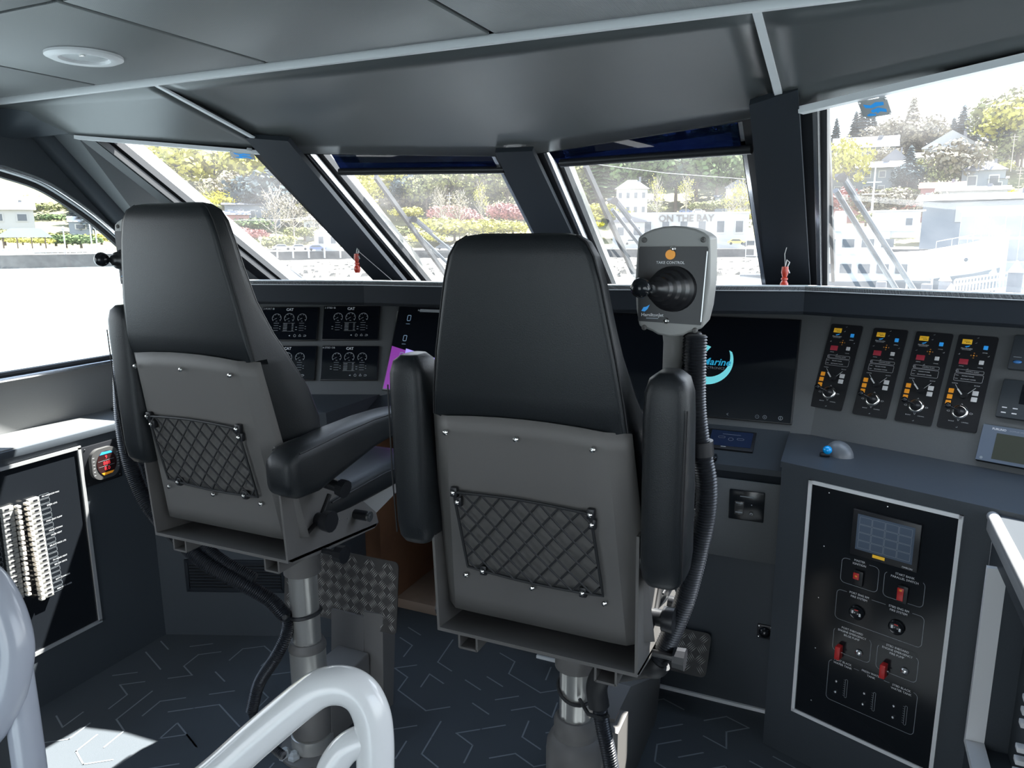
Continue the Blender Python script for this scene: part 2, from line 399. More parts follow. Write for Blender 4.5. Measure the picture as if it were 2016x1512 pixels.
# windshields: panes, frames and pillars
def inset2(poly, ds):
    P = poly; n = len(P); nr = (P[1]-P[0]).cross(P[2]-P[1]).normalized(); c = sum(P, V((0, 0, 0)))/n; L = []
    for i in range(n):
        e = (P[(i+1) % n]-P[i]).normalized(); m = nr.cross(e)
        if m.dot(c-P[i]) < 0: m = -m
        L.append((P[i]+m*ds[i], e, m))
    out = []
    for i in range(n):
        p0, e0, m0 = L[i-1]; p1, e1, m1 = L[i]
        t = m1.dot(p1-p0)/m1.dot(e0); out.append(p0+e0*t)
    return out
def inset(poly, d):
    P = poly; n = len(P); c = sum(P, V((0, 0, 0)))/n; nr = (P[1]-P[0]).cross(P[2]-P[1]).normalized(); out = []
    for i in range(n):
        e0 = (P[i]-P[i-1]).normalized(); e1 = (P[(i+1) % n]-P[i]).normalized(); m0 = nr.cross(e0); m1 = nr.cross(e1)
        s = (m0+m1); s = s/(1+m0.dot(m1)); out.append(P[i]+s*d)
    if (out[0]-c).length > (P[0]-c).length: return inset(list(P), -d) if d > 0 else out
    return out
def ring(poly, d0, d1, n, o0, o1):
    a = inset2(poly, [d0*k for k in EK]); c = inset2(poly, [d1*k for k in EK]); N = len(a); mb = MB()
    vs = [p+n*o0 for p in a]+[p+n*o0 for p in c]+[p+n*o1 for p in c]+[p+n*o1 for p in a]
    fs = []
    for i in range(N):
        j = (i+1) % N
        for k in range(4): k2 = (k+1) % 4; fs.append((k*N+i, k*N+j, k2*N+j, k2*N+i))
    return mb.add(vs, fs)
WPL = {}
EK = [1, 1, 1, 1]
M_flange = mat('outer flange grey', (0.22, 0.22, 0.2), 0.5)
def windshield(k, P0, P1, Q1, Q0, ek=(1, 0.3, 1, 0.12)):
    global EK; EK = [ek[3], ek[2], ek[1], ek[0]]
    P1e, Q1e = ext(P0, P1, 1.32), ext(Q0, Q1, 1.32)
    poly = [P0, Q0, Q1e, P1e]
    n = (Q0-P0).cross(P1e-P0).normalized()
    if n.y < 0: n = -n
    WPL[k] = (P0, n, poly)
    g = MB().poly([p+n*0.06 for p in inset(poly, 0.02)]).obj('window_%d' % k, M_glass); struct(g)
    ring(poly, 0.0, 0.088, n, -0.006, 0.03).obj('frame_bed', M_blk, g, 20)
    ring(poly, 0.085, 0.10, n, -0.004, 0.02).obj('inner_frame', M_alub if k > 1 else M_rub, g, 20)
    ring(poly, 0.085, 0.115, n, 0.03, 0.058).obj('gasket', M_rub, g, 20)
    ring(poly, 0.06, 0.098, n, 0.066, 0.085).obj('outer_frame', M_alub, g, 20)
    ring(poly, 0.02, 0.09, n, 0.085, 0.12).obj('outer_flange', M_flange, g, 20)
    return g
W1 = windshield(1, A, A1, B1, B, (0.5, 0.3, 1, 0.1)); W2 = windshield(2, B, B1, C1, Cc); W3 = windshield(3, Cc, C1, D1, D); W4 = windshield(4, D, D1, E1, Ee)
def pillar(lt, lb, rt_, rb, n, m=M_lamb, t=0.045):
    dl = lb-lt; dr = rb-rt_
    P = [lt-dl*0.10, rt_-dr*0.10, rb+dr*0.35, lb+dl*0.35]
    MB().slab([p-n*0.012 for p in P], -n*t*0.4).obj('pillar', m, wf, 20)
PN = V((0, 0.555, 0.832)); PP = V((-1, 2.09, 1.895))
def opl(x, y): return on_plane(x, y, PP-PN*0.02, PN)
M_pil = mat('pillar vinyl', (0.024, 0.029, 0.036), 0.55, bump=0.08, spec=0.25)
pillar(opl(519, 292), opl(748, 550), opl(600, 297), opl(806, 550), PN, M_pil)
CN = PN; 
def opc(x, y): return on_plane(x, y, V((-1, 2.28, 1.862)), PN)
pillar(opc(987, 303), opc(1058, 453), opc(1060, 300), opc(1130, 450), PN, M_pil)
pillar(opl(1482, 234), opl(1512, 556), opl(1576, 208), opl(1597, 556), PN, M_pil)
# port corner: rounded bolster and the flat pillar face with its label
T0 = V((-2.64, 1.76, 2.04)); T1 = V((-2.64, 2.52, 1.25))
MB().slab([T0, A+V((-0.0, -0.01, 0.01)), ext(A, A1, 1.15), T1], V((-0.02, 0.03, 0.02))).obj('pillar', M_lamb, wf, 20)
bl = MB(); bl.tube([T0+V((0, -0.02, 0.03)), T0.lerp(T1, 0.3), T0.lerp(T1, 0.6), T1], 0.05, 20); bl.obj('bolster', M_lam, wf)
Mlab = frame(on_plane(228, 348, A, (V((A-T0)).cross(A1-A)).normalized())+V((0.004, -0.008, 0)), (A1-A), (A-T1).cross(A1-A).cross(A1-A)*-1)
Mlab = frame(Mlab.translation, Mlab.col[0].to_3d(), Mlab.col[1].to_3d() if Mlab.col[1].z > -9 else V((0, 0, 1)))
lbm = mat('pale label', (0.34, 0.35, 0.35), 0.4)
MB().slab([V((-2.68, 1.655, 2.05)), V((-2.68, 1.66, 1.93)), V((-2.62, 1.77, 1.95)), A+V((-.012, -.008, .004)), V((-2.45, 1.69, 2.04))], (0, .006, 0)).obj('corner_lining', M_lam, wf, 20)
# starboard corner
S0 = V((0.95, 1.6, 2.04)); S1 = V((0.97, 2.5, 1.25))
MB().slab([Ee+V((0, 0, 0.01)), S0, S1, ext(Ee, E1, 1.15)], V((0.02, 0.03, 0.02))).obj('pillar', M_lamb, wf, 20)
# port wall above the sill with its arched window
def arc_pts(X):
    a = [(1.66, 1.836), (1.79, 1.80), (1.896, 1.742), (2.01, 1.662), (2.121, 1.562), (2.24, 1.44), (2.36, 1.30), (2.44, 1.18), (2.45, 1.125)]
    return smooth_path([V((X, y, z)) for y, z in a], 4)
def side_wall(X, sgn, nm, wname):
    P = arc_pts(X) if sgn < 0 else [p-V((0, 0.9, 0)) for p in arc_pts(X)]; yb = -0.3; zt = 2.12  # unseen starboard window shifted aft so its wall blocks the sun
    top = [V((X, yb, 1.125)), V((X, yb, 1.80)), V((X, yb+0.08, 1.855)), V((X, 0.5, 1.862))]+([V((X, 1.3, 1.858))] if sgn < 0 else [])+P
    mb = MB(); off = V((sgn*0.04, 0, 0))
    # upper strip
    up = top[1:]; 
    for i in range(len(up)-1):
        a_, b_ = up[i], up[i+1]
        lim = lambda p: V((X, p.y, max(min(zt, zt if p.y < 1.64 else zt-(p.y-1.64)*0.95), p.z+0.01)))
        mb.slab([a_, b_, lim(b_), lim(a_)], off)
    mb.slab([V((X, -2.45, 0.9)), V((X, yb, 0.9)), V((X, yb, zt)), V((X, -2.45, zt))], off)
    upm = mb; mb = MB(); mb.slab([V((X, yb, 0.9)), V((X, 2.62, 0.9)), V((X, 2.62, 1.125)), V((X, yb, 1.125))], off)
    w = struct(mb.obj(nm, M_wall, None, 20)); upm.obj('upper_lining', M_lam, w, 20)
    loop = top+[]
    g = MB().poly([p+off*0.8 for p in loop]).obj(wname, M_gside); struct(g)
    c = V((X, 0.9, 1.5))
    def shr(p, d): v = (c-p); v = V((0, v.y*0.35, v.z)).normalized(); return p+v*d
    for nm2, d0, w_, m, o in (('alloy_frame', -0.006, 0.016, M_alub, -0.012), ('gasket', 0.02, 0.024, M_rub, 0.004)):
        t = MB(); pts = [shr(p, d0) for p in loop]
        t.tube([p+V((sgn*o, 0, 0)) for p in pts], w_/2, 8, closed=True); t.obj(nm2, m, g)
    return w, g
wl_, w5 = side_wall(XPW, -1, 'wall_left', 'window_5')
wr_, w6 = side_wall(XSW, 1, 'wall_right', 'window_6')
# unseen aft bulkhead, its window made wide to let in more sky light
mb = MB(); yb = -2.5
for c, d in (((-2.45, 1.05), (0.5, 2.1)), ((1.0, 1.05), (0.9, 2.1)), ((-0.8, 2.06), (2.9, 0.1)), ((-0.8, 0.1), (2.9, 0.2)), ((-0.8, 1.1), (0.10, 1.9))):
    mb.box((c[0], yb, c[1]), (d[0], 0.06, d[1]))
struct(mb.obj('wall_back', M_lamb))
struct(MB().poly([V((-2.2, yb, 0.2)), V((0.55, yb, 0.2)), V((0.55, yb, 2.0)), V((-2.2, yb, 2.0))]).obj('window_7', M_gside))
# ---------------------------------------------------------------- consoles
def cabinet(nm, foot, z1, m, parent, z0=0.0): return MB().prism(foot, z0, z1).obj(nm, m, parent, 20)
Lp = lambda x: 1.945+(x-XP)*SA/CA
Rp = lambda x: 2.237-(x+0.129)*SA/CA
# port side cabinet with sill board
pc = thing('side_cabinet', 'long dark cabinet under the port side window with sunlit top board', 'cabinet', (XP, 0.5, 0))
MB().slab([V((XP, -2.4, 0)), V((XP, Lp(XP), 0)), V((XP, Lp(XP), 0.9)), V((XP, -2.4, 0.9))], (-0.2, 0, 0)).obj('face_panel', M_lam, pc)
MB().box(((XP+XPW)/2+0.002, (-2.4+2.2)/2-0.0, 0.918), (XP-XPW+0.004, 4.6, 0.028), bev=0.002).obj('top_board', M_wall, pc)
MB().box((XP+0.006, (-2.4+Lp(XP))/2, 0.914), (0.012, Lp(XP)+2.4, 0.026), bev=0.002).obj('edge_strip', M_lam, pc)
# port console wing
pw = thing('console_cabinet', 'dark angled console cabinet in port corner, vent grille low in its face', 'cabinet', (-2.1, 2.2, 0))
cabinet('body', [(XP, Lp(XP)), (-1.777, Lp(-1.777)), (-1.777, 2.9), (-2.6, 2.9), (-2.6, Lp(XP)+0.02)], 0.925, M_lam, pw)
MB().slab([V((XP, Lp(XP)-0.004, 0.925)), V((-1.775, Lp(-1.777)-0.004, 0.925)), V((-1.775, 2.62, 0.925)), V((-2.62, 2.3, 0.925)), V((-2.62, Lp(XP), 0.925))], (0, 0, 0.018)).obj('worktop', M_lam, pw)
# centre console with knee recess
cc = thing('console_cabinet', 'centre console between the wings, with open knee recess and grey access panel', 'cabinet', (-0.6, 2.6, 0))
YF = 2.403
cabinet('body', [(-0.98, YF), (-0.131, YF), (-0.131, 2.88), (-0.98, 2.88)], 0.80, M_lam, cc)
cabinet('back_panel', [(-1.775, 2.88), (-0.98, 2.88), (-0.98, 2.92), (-1.775, 2.92)], 0.9, M_brow, cc)
MB().slab([V((-1.775, YF-0.004, 0.862)), V((-0.131, YF-0.004, 0.862)), V((-0.131, 2.60, 0.952)), V((-1.775, 2.60, 0.952))], (0, 0, -0.02)).obj('worktop', M_lam, cc)
MB().box((-0.953, YF+0.006, 0.838), (1.644, 0.016, 0.048), bev=0.002).obj('fascia', M_brow, cc)
MB().box((-0.56, YF-0.002, 0.68), (0.85, 0.012, 0.272), bev=0.001).obj('access_panel', M_lamb, cc)
MB().slab([V((-1.70, YF+0.02, 0.0)), V((-1.70, 2.88, 0.0)), V((-1.70, 2.88, 0.82)), V((-1.70, YF+0.02, 0.82))], (-0.076, 0, 0)).obj('side_board', M_ply, cc, label='brown plywood lining of the knee recess')
MB().box((-1.34, 2.70, 0.022), (0.72, 0.36, 0.044), bev=0.003).obj('step_board', M_ply2, cc, label='tan board on the floor of the recess')
MB().box((-0.55, YF-0.004, 0.006), (0.86, 0.01, 0.012)).obj('kick_strip', M_trim, cc)
# starboard console cabinet
rc = thing('console_cabinet', 'dark angled console cabinet right of centre, switch panel framed in its face', 'cabinet', (0.13, 2.4, 0))
cabinet('body', [(-0.129, Rp(-0.129)), (XS, Rp(XS)), (XS, 2.9), (-0.129, 2.9)], 0.925, M_lam, rc)
MB().slab([V((-0.133, Rp(-0.133)-0.004, 0.925)), V((XSW, Rp(XSW)-0.004, 0.925)), V((XSW, 2.9, 0.925)), V((-0.133, 2.9, 0.925))], (0, 0, 0.018)).obj('worktop', M_lam, rc)
# starboard side cabinet with rounded aluminium nosing
sc_ = thing('side_cabinet', 'low cabinet at right edge with rounded aluminium nosing and breaker recess', 'cabinet', (XS, 1.0, 0))
yR = Rp(XS)
mb = MB()
mb.slab([V((XS, -2.4, 0)), V((XS, yR-0.005, 0)), V((XS, yR-0.005, 0.36)), V((XS, -2.4, 0.36))], (0.2, 0, 0))
mb.slab([V((XS, -2.4, 0.36)), V((XS, 1.0, 0.36)), V((XS, 1.0, 0.9)), V((XS, -2.4, 0.9))], (0.2, 0, 0))
mb.slab([V((XS, 1.0, 0.83)), V((XS, yR-0.005, 0.83)), V((XS, yR-0.005, 0.9)), V((XS, 1.0, 0.9))], (0.2, 0, 0))
mb.slab([V((XS, 1.93, 0.36)), V((XS, yR-0.005, 0.36)), V((XS, yR-0.005, 0.83)), V((XS, 1.93, 0.83))], (0.2, 0, 0))
mb.slab([V((XS+0.07, 1.0, 0.36)), V((XS+0.07, 1.93, 0.36)), V((XS+0.07, 1.93, 0.83)), V((XS+0.07, 1.0, 0.83))], (0.05, 0, 0))
mb.obj('face_panel', M_lam, sc_, 20)
MB().slab([V((XS, -2.4, 0.905)), V((XS, yR-0.006, 0.905)), V((XSW, Rp(XSW)-0.006, 0.905)), V((XSW, -2.4, 0.905))], (0, 0, 0.026)).obj('top_board', mat('matt grey board', (0.045, 0.05, 0.056), 0.95, spec=0.05), sc_)
nz = MB(); nz.tube([V((XS-0.004, -2.4, 0.922)), V((XS-0.004, yR+0.0, 0.922))], 0.014, 14); nz.box((XS-0.006, (yR-2.4)/2, 0.90), (0.018, yR+2.4, 0.03), bev=0.003); nz.obj('nosing', M_alu, sc_)
fr = MB(); fr.box((XS-0.001, 1.935, 0.595), (0.04, 0.016, 0.47)); fr.box((XS-0.001, 1.46, 0.368), (0.04, 0.93, 0.016)); fr.box((XS+0.03, 1.46, 0.835), (0.03, 0.93, 0.008)); fr.obj('recess_frame', M_trim, sc_)
for i in range(14):
    y_ = 1.80-0.0*i; z_ = 0.80-0.03*i
    if i in (9,): continue
    for y_ in (1.745, 1.60):
        MB().box((XS+0.055, y_, z_), (0.03, 0.022, 0.012), bev=0.002).obj('breaker_toggle', M_wbtn, sc_)
# instrument faces: tilted back
TILT = math.radians(25)
def tilt_frame(o, u, m):
    v = V(m)*math.sin(TILT)+V((0, 0, 1))*math.cos(TILT); return frame(o, u, v)
ML = tilt_frame((-1.77, 2.572, 0.943), (CA, SA, 0), (-SA, CA, 0))
MC = tilt_frame((-1.0, 2.590, 0.950), (1, 0, 0), (0, 1, 0))
MR = tilt_frame((-0.10, 2.600, 0.943), (CA, -SA, 0), (SA, CA, 0))
def mitre(Ma, Mb_, z):
    na, nb = Ma.col[2].to_3d(), Mb_.col[2].to_3d(); ca, cb = na.dot(Ma.translation)-na.z*z, nb.dot(Mb_.translation)-nb.z*z
    det = na.x*nb.y-na.y*nb.x; return V(((ca*nb.y-na.y*cb)/det, (na.x*cb-ca*nb.x)/det, z))
lc0, lc1 = mitre(ML, MC, 0.93), mitre(ML, MC, 1.40); rc0, rc1 = mitre(MC, MR, 0.93), mitre(MC, MR, 1.40)
def vlen(M, z): return (z-M.translation.z)/M.col[1].z
le0 = ML @ V((-0.80, vlen(ML, 0.93), 0)); le1 = ML @ V((-0.80, vlen(ML, 1.40), 0))
re0 = MR @ V((0.75, vlen(MR, 0.93), 0)); re1 = MR @ V((0.75, vlen(MR, 1.40), 0))
ip1 = tag(MB().slab([le0, lc0, lc1, le1], -ML.col[2].to_3d()*0.02).obj('instrument_face', M_lamb), 'port instrument face behind left chair, holding four engine displays', 'panel')
ip2 = tag(MB().slab([lc0, rc0, rc1, lc1], -MC.col[2].to_3d()*0.02).obj('instrument_face', M_lamb), 'centre instrument face holding the two large navigation screens', 'panel')
ip3 = tag(MB().slab([rc0, re0, re1, rc1], -MR.col[2].to_3d()*0.02).obj('instrument_face', M_lamb), 'starboard instrument face holding four jet control panels', 'panel')
M_strip = mat('pale edge strip', (0.62, 0.65, 0.68), 0.45)
# dash top with overhanging brow
ZD = 1.445
ed = [V((-2.62, 2.08, ZD)), on_z(490, 551, ZD), on_z(714, 552, ZD), on_z(1180, 560, ZD), on_z(1585, 562, ZD), on_z(2016, 578, ZD)]
ed.append(ed[-1]+(ed[-1]-ed[-2]).normalized()*0.2)
dt = thing('dashboard', 'black dash top with overhanging brow and pale edge strip below the windshields', 'dashboard', (-1, 2.7, ZD))
base = [V((-2.66, 2.7, 1.34)), ext(A, A1, 1.12)+V((0, 0.04, 0)), ext(B, B1, 1.13)+V((0, 0.02, 0)), ext(Cc, C1, 1.12), ext(D, D1, 1.13)+V((0, 0.02, 0)), ext(Ee, E1, 1.12)+V((0, 0.05, 0)), V((1.0, 2.5, 1.34))]
mb = MB(); vs = ed+base; n = 7
for i in range(n-1): mb.slab([ed[i]+V((0, 0, -0.004)), ed[i+1]+V((0, 0, -0.004)), base[i+1], base[i]], (0, 0, -0.012))
mb.obj('top_surface', M_brow, dt, 20)
mb = MB()
for i in range(n-1): mb.slab([ed[i]+V((0, 0.004, -0.018)), ed[i+1]+V((0, 0.004, -0.018)), ed[i+1]+V((0, 0.004, -0.092)), ed[i]+V((0, 0.004, -0.092))], (0, 0.014, 0))
mb.obj('brow', M_brow, dt, 20)
mb = MB()
for i in range(n-1): mb.slab([ed[i]+V((0, 0.004, -0.092)), ed[i+1]+V((0, 0.004, -0.092)), ed[i+1]+V((0.0, 0.34, -0.075)), ed[i]+V((0.0, 0.34, -0.075))], (0, 0, 0.01))
mb.obj('underside', M_brow, dt, 20)
mb = MB()
for i in range(n-1): mb.slab([ed[i], ed[i+1], ed[i+1]+V((0, 0, -0.018)), ed[i]+V((0, 0, -0.018))], (0, 0.02, 0))
mb.obj('edge_strip', M_strip, dt, 20)

# bow structure below the windshields, outside the dash
mb = MB()
ob = [p+V((0, 0.0, 0.012)) for p in base]; ob[0] = V((-2.75, 2.7, 1.35)); ob[-1] = V((1.05, 2.5, 1.35))
for i in range(n-1): mb.slab([ob[i], ob[i+1], V((ob[i+1].x, ob[i+1].y+0.1, -0.3)), V((ob[i].x, ob[i].y+0.1, -0.3))], (0, 0.05, 0))
mb.slab([V((1.0, 1.9, -0.3)), V((1.0, 2.65, -0.3)), V((1.0, 2.65, 1.12)), V((1.0, 1.9, 1.12))], (0.05, 0, 0))
mb.slab([V((-2.72, 1.9, -0.3)), V((-2.72, 2.75, -0.3)), V((-2.72, 2.75, 1.12)), V((-2.72, 1.9, 1.12))], (-0.05, 0, 0))
mb.obj('bow_plating', M_white, wf, 20)
# roof skin above the headliner, closing it against the sun
mb = MB()
rp = [V((-2.8, 1.5, 2.0)), A+V((-0.08, 0.06, 0.03)), B+V((0, 0.06, 0.03)), Cc+V((0, 0.06, 0.03)), D+V((0, 0.06, 0.03)), Ee+V((0.08, 0.06, 0.03)), V((1.1, 1.5, 2.0))]
up_ = lambda p: V((p.x, p.y, 2.17))
for i in range(6):
    mb.slab([rp[i], rp[i+1], up_(rp[i+1]), up_(rp[i])], (0, 0.02, 0))
    mb.slab([up_(rp[i]), up_(rp[i+1]), V((rp[i+1].x, 0.5, 2.17)), V((rp[i].x, 0.5, 2.17))], (0, 0, 0.02))
mb.box((-0.65, -1.0, 2.18), (4.4, 3.2, 0.02))
mb.obj('roof_skin', M_white, wf, 20)
# ---------------------------------------------------------------- window fittings
def wpx(k, x, y, off=0.0):
    P0, n, poly = WPL[k]; return on_plane(x, y, P0+n*off, n)
names_w = {1: 'leftmost windshield', 2: 'second windshield from the left', 3: 'third windshield, behind the joystick', 4: 'rightmost windshield'}
def shade(k, corners, rail, label):
    t = thing('sun_shade', label, 'blind', wpx(k, *corners[0], -0.03))
    MB().slab([wpx(k, x, y, 0.0) for x, y in corners], WPL[k][1]*0.0015).obj('shade_film', M_film, t)
    a, b_ = wpx(k, *rail[0], -0.01), wpx(k, *rail[1], -0.01)
    m = MB(); m.tube([a, b_], 0.013, 12); m.obj('bottom_rail', M_blk, t)
shade(2, [(645, 292), (985, 300), (992, 334), (672, 337)], [(668, 338), (992, 334)], 'dark blue roller shade pulled partly down in the second windshield from left')
shade(3, [(1078, 296), (1476, 236), (1480, 294), (1096, 322)], [(1104, 321), (1480, 294)], 'dark blue roller shade pulled partly down in the windshield behind the joystick')
def wiper(k, blade, clip, arms, label):
    t = thing('window_wiper', label, 'wiper', wpx(k, *clip, 0.16))
    P0, n, _ = WPL[k]
    bl = MB(); q = [wpx(k, *p, 0.13) for p in blade]; bar(bl, q[0], q[1], 0.012, n, 0.022); bl.obj('blade', M_rub, t)
    sp = MB(); q2 = [wpx(k, *p, 0.165) for p in blade]; mid = q2[0].lerp(q2[1], 0.45)
    sp.tube([q2[0].lerp(q2[1], 0.15), mid+n*0.015, q2[0].lerp(q2[1], 0.8)], 0.005, 8); sp.obj('blade_spine', M_wipe, t)
    c = wpx(k, *clip, 0.19)
    for (p, q_) in arms:
        a_ = wpx(k, *p, 0.18); b_ = wpx(k, *q_, 0.18); am = MB(); am.tube([a_, b_], 0.0095 if k == 4 else 0.0075, 8); am.obj('arm', M_wipe, t)
    h = MB(); h.cyl(wpx(k, *clip, 0.15), wpx(k, *clip, 0.2), 0.014, n=14); bar(h, wpx(k, clip[0]-14, clip[1]+2, 0.18), wpx(k, clip[0]+4, clip[1], 0.18), 0.016, n, 0.012)
    bar(h, wpx(k, clip[0], clip[1], 0.18), wpx(k, *[clip[i]+(arms[0][1][i]-clip[i])*0.22 for i in (0, 1)], 0.18), 0.016, n, 0.012); h.obj('pivot', M_blk, t)
    return t
wiper(1, ((205, 270), (330, 400)), (262, 316), [((262, 316), (600, 551)), ((280, 340), (572, 551))], 'twin arm wiper on the leftmost windshield, behind the left chair')
wiper(2, ((738, 352), (885, 556)), (815, 432), [((815, 432), (968, 560)), ((806, 446), (925, 560))], 'twin arm wiper on the second windshield from the left')
wiper(3, ((1150, 330), (1252, 556)), (1210, 396), [((1210, 396), (1340, 560)), ((1205, 412), (1318, 560))], 'twin arm wiper on the windshield behind the joystick box')
wiper(4, ((1626, 225), (1640, 556)), (1658, 350), [((1658, 350), (1800, 572)), ((1645, 375), (1765, 570))], 'twin arm wiper on the rightmost windshield with white ship behind')
# wave logo plates hanging at the heads of the outer windshields
def plate(k, c4, label):
    P0, n, _ = WPL[k]; q = [wpx(k, *p, -0.03) for p in c4]
    u = (q[1]-q[0]); v = q[0]-q[3]; M = frame((q[0]+q[2])/2, u, v)
    if M.col[2].to_3d().dot(n) > 0: M = frame(M.translation, -u, v)
    w, h = u.length, v.length
    t = thing('logo_plate', label, 'sign', (q[0]+q[2])/2)
    MB().box((0, 0, 0), (w, h, 0.003), M, 0.001).obj('backing_plate', mat('plate grey', (.5, .5, .5), .4), t)
    g = G2(M, 0.0024)
    g.poly([(-.34*w, .34*h), (-.1*w, .22*h), (.1*w, .36*h), (.36*w, .30*h), (.34*w, .12*h), (.1*w, .12*h), (-.08*w, .05*h), (-.30*w, .12*h)])
    g.poly([(-.02*w, -.02*h), (.12*w, .04*h), (.38*w, -.12*h), (.36*w, -.3*h), (.16*w, -.2*h), (.04*w, -.3*h)])
    g.disc(-.06*w, -.12*h, .09*w); g.poly([(-.34*w, -.3*h), (-.2*w, -.22*h), (.0*w, -.32*h), (-.05*w, -.4*h), (-.3*w, -.38*h)])
    g.obj('wave_emblem', M_blu, t)
    for sx_ in (-1, 1):
        for sy_ in (-1, 1): screw(t, M @ V((sx_*w*.45, sy_*h*.43, 0.001)), M.col[2].to_3d(), 0.003)
    bk = MB(); bk.box((w*.35, h*.62, -0.006), (w*.22, h*.3, 0.012), M, 0.001); bk.obj('bracket', M_wbtn, t)
plate(4, ((1688, 200), (1745, 190), (1757, 225), (1703, 232)), 'small grey plate with blue wave logo hanging in the rightmost windshield')
plate(1, ((452, 298), (500, 303), (502, 313), (461, 312)), 'small grey plate with blue wave logo at the leftmost windshield head')
# label on the port corner pillar
pn_ = (A-T0).cross(A1-A).normalized()
if pn_.y > 0: pn_ = -pn_
c_ = [on_plane(x, y, A+pn_*0.004, pn_) for x, y in ((202, 318), (252, 363), (238, 364), (195, 337))]
lb = tag(MB().slab(c_, pn_*0.0008).obj('safety_label', lbm), 'pale printed label stuck on the port corner pillar', 'label')
# red wooden pull handles on cords
def handle(top, base_, P, label, cord2=None):
    t = thing('pull_handle', label, 'handle', P(*top)); a = P(*top); h = .078; b_ = a-V((0, 0, h)); M = Matrix.Translation(b_)
    MB().lathe([(0.001, 0), (.12*h, .01*h), (.17*h, .15*h), (.16*h, .3*h), (.1*h, .42*h), (.13*h, .46*h), (.13*h, .52*h), (.09*h, .56*h), (.14*h, .75*h), (.13*h, .98*h), (0.003, h)], 18, M).obj('grip', M_wood, t)
    kn = MB(); kn.tube([a, a+V((0.004, 0, 0.02)), a+V((0.012, 0, 0.012)), a+V((0.006, 0.0, -0.004)), a+V((0.014, 0, -0.022))], 0.0022, 6); kn.obj('knot', M_cord, t)
    if cord2: c = MB(); c.tube([P(*q) for q in cord2], 0.0013, 6); c.obj('cord', M_cord, t)
handle((709, 478), (711, 510), lambda x, y: opl(x, y)-PN*0.05, 'red wooden pull handle hanging on the left windshield pillar', [(713, 474), (800, 551)])
handle((1546, 524), (1547, 566), lambda x, y: on_y(x, y, 2.5), 'red wooden pull handle hanging on the right windshield pillar', [(1552, 476), (1545, 500), (1546, 527)])
# ---------------------------------------------------------------- ceiling light
lc = (on_z(93, 108, ZC)+on_z(238, 110, ZC))/2
lt = thing('ceiling_light', 'round white recessed ceiling light, switched off', 'lamp', lc)
lr = 0.088
ML_ = Matrix.Translation(lc) @ Matrix.Rotation(PI, 4, 'X')
MB().lathe([(lr*0.62, 0.004), (lr*0.66, 0.010), (lr*0.85, 0.012), (lr, 0.006), (lr, -0.002), (lr*0.6, -0.002)], 40, ML_).obj('trim_ring', M_wbtn, lt)
MB().lathe([(0.001, 0.006), (lr*0.3, 0.006), (lr*0.6, 0.004), (lr*0.64, -0.001), (0.001, -0.001)], 32, ML_).obj('lens', mat('frosted lens', (0.55, 0.57, 0.58), 0.25), lt)
MB().box((lr*0.5, lr*0.45, 0.012), (0.014, 0.008, 0.006), ML_, 0.001).obj('switch_tab', M_zinc, lt)
# ---------------------------------------------------------------- engine displays
def rect_px(M, tl, br):
    x0, y1 = loc_px(M, *tl); x1, y0 = loc_px(M, *br); return (x0+x1)/2, (y0+y1)/2, abs(x1-x0), abs(y1-y0)
def engine_display(tl, br, title, label):
    x, y, w, h = rect_px(ML, tl, br); M = ML @ T(x, y, 0)
    t = thing('engine_display', label, 'display', M.translation, 'engine displays')
    MB().box((0, 0, 0.006), (w, h, 0.012), M, 0.003).obj('housing', M_blk, t)
    MB().box((0, 0, 0.0125), (w*0.97, h*0.95, 0.001), M).obj('screen', M_screen, t)
    g = G2(M, 0.0134); X = lambda f: (f-0.5)*w; Y = lambda f: (0.5-f)*h
    for fx, r in ((.27, .078), (.49, .085), (.715, .078)):
        g.arc(X(fx), Y(.34), r*w, -40, 220, 0.0012, 16)
        for a in range(-30, 240, 48):
            c, s = math.cos(math.radians(a)), math.sin(math.radians(a)); g.line((X(fx)+r*w*.7*c, Y(.34)+r*w*.7*s), (X(fx)+r*w*.95*c, Y(.34)+r*w*.95*s), 0.001)
        g.line((X(fx), Y(.34)), (X(fx)-r*w*.5, Y(.34)-r*w*.3), 0.001); g.rect(X(fx), Y(.43), .03*w, .008*h)
    for fx in (.27, .715):
        for k in range(4): g.rect(X(fx), Y(.49+.072*k), (.09-.01*(k % 2))*w, .006*h)
        for k in range(2): g.rect(X(fx)-.09*w, Y(.61+.07*k), .03*w, .01*h); g.rect(X(fx)+.07*w, Y(.59+.07*k), .02*w, .01*h)
    for k in range(5): g.rect(X(.43), Y(.52+.045*k), .07*w, .01*h); g.rect(X(.56), Y(.52+.045*k), .03*w, .01*h)
    g.rect(X(.49), Y(.49), .21*w, .004*h); g.rect(X(.49), Y(.73), .21*w, .004*h)
    g.poly([(X(.50), Y(.86)), (X(.53), Y(.84)), (X(.53), Y(.88))])
    g.path([(X(.59), Y(.85)), (X(.61), Y(.82)), (X(.63), Y(.85)), (X(.625), Y(.89)), (X(.595), Y(.89))], .0012, True)
    g.path([(X(.68), Y(.88)), (X(.69), Y(.84)), (X(.70), Y(.82)), (X(.71), Y(.84)), (X(.72), Y(.88))], .0012, True)
    g.path([(X(.76), Y(.88)), (X(.80), Y(.88)), (X(.81), Y(.86)), (X(.80), Y(.84)), (X(.765), Y(.84))], .0014)
    g.obj('graphics', M_gfx, t)
    text('CAT', M, X(.49), Y(.09), h*.075, M_gfx, t, z=0.0135, bold=0.0006); text(title, M, X(.12), Y(.065), h*.052, M_gfx, t, z=0.0135)
engine_display((519, 606), (625, 672), '2 PORT IB', 'dark engine gauge display reading 2 PORT IB, upper left of four')
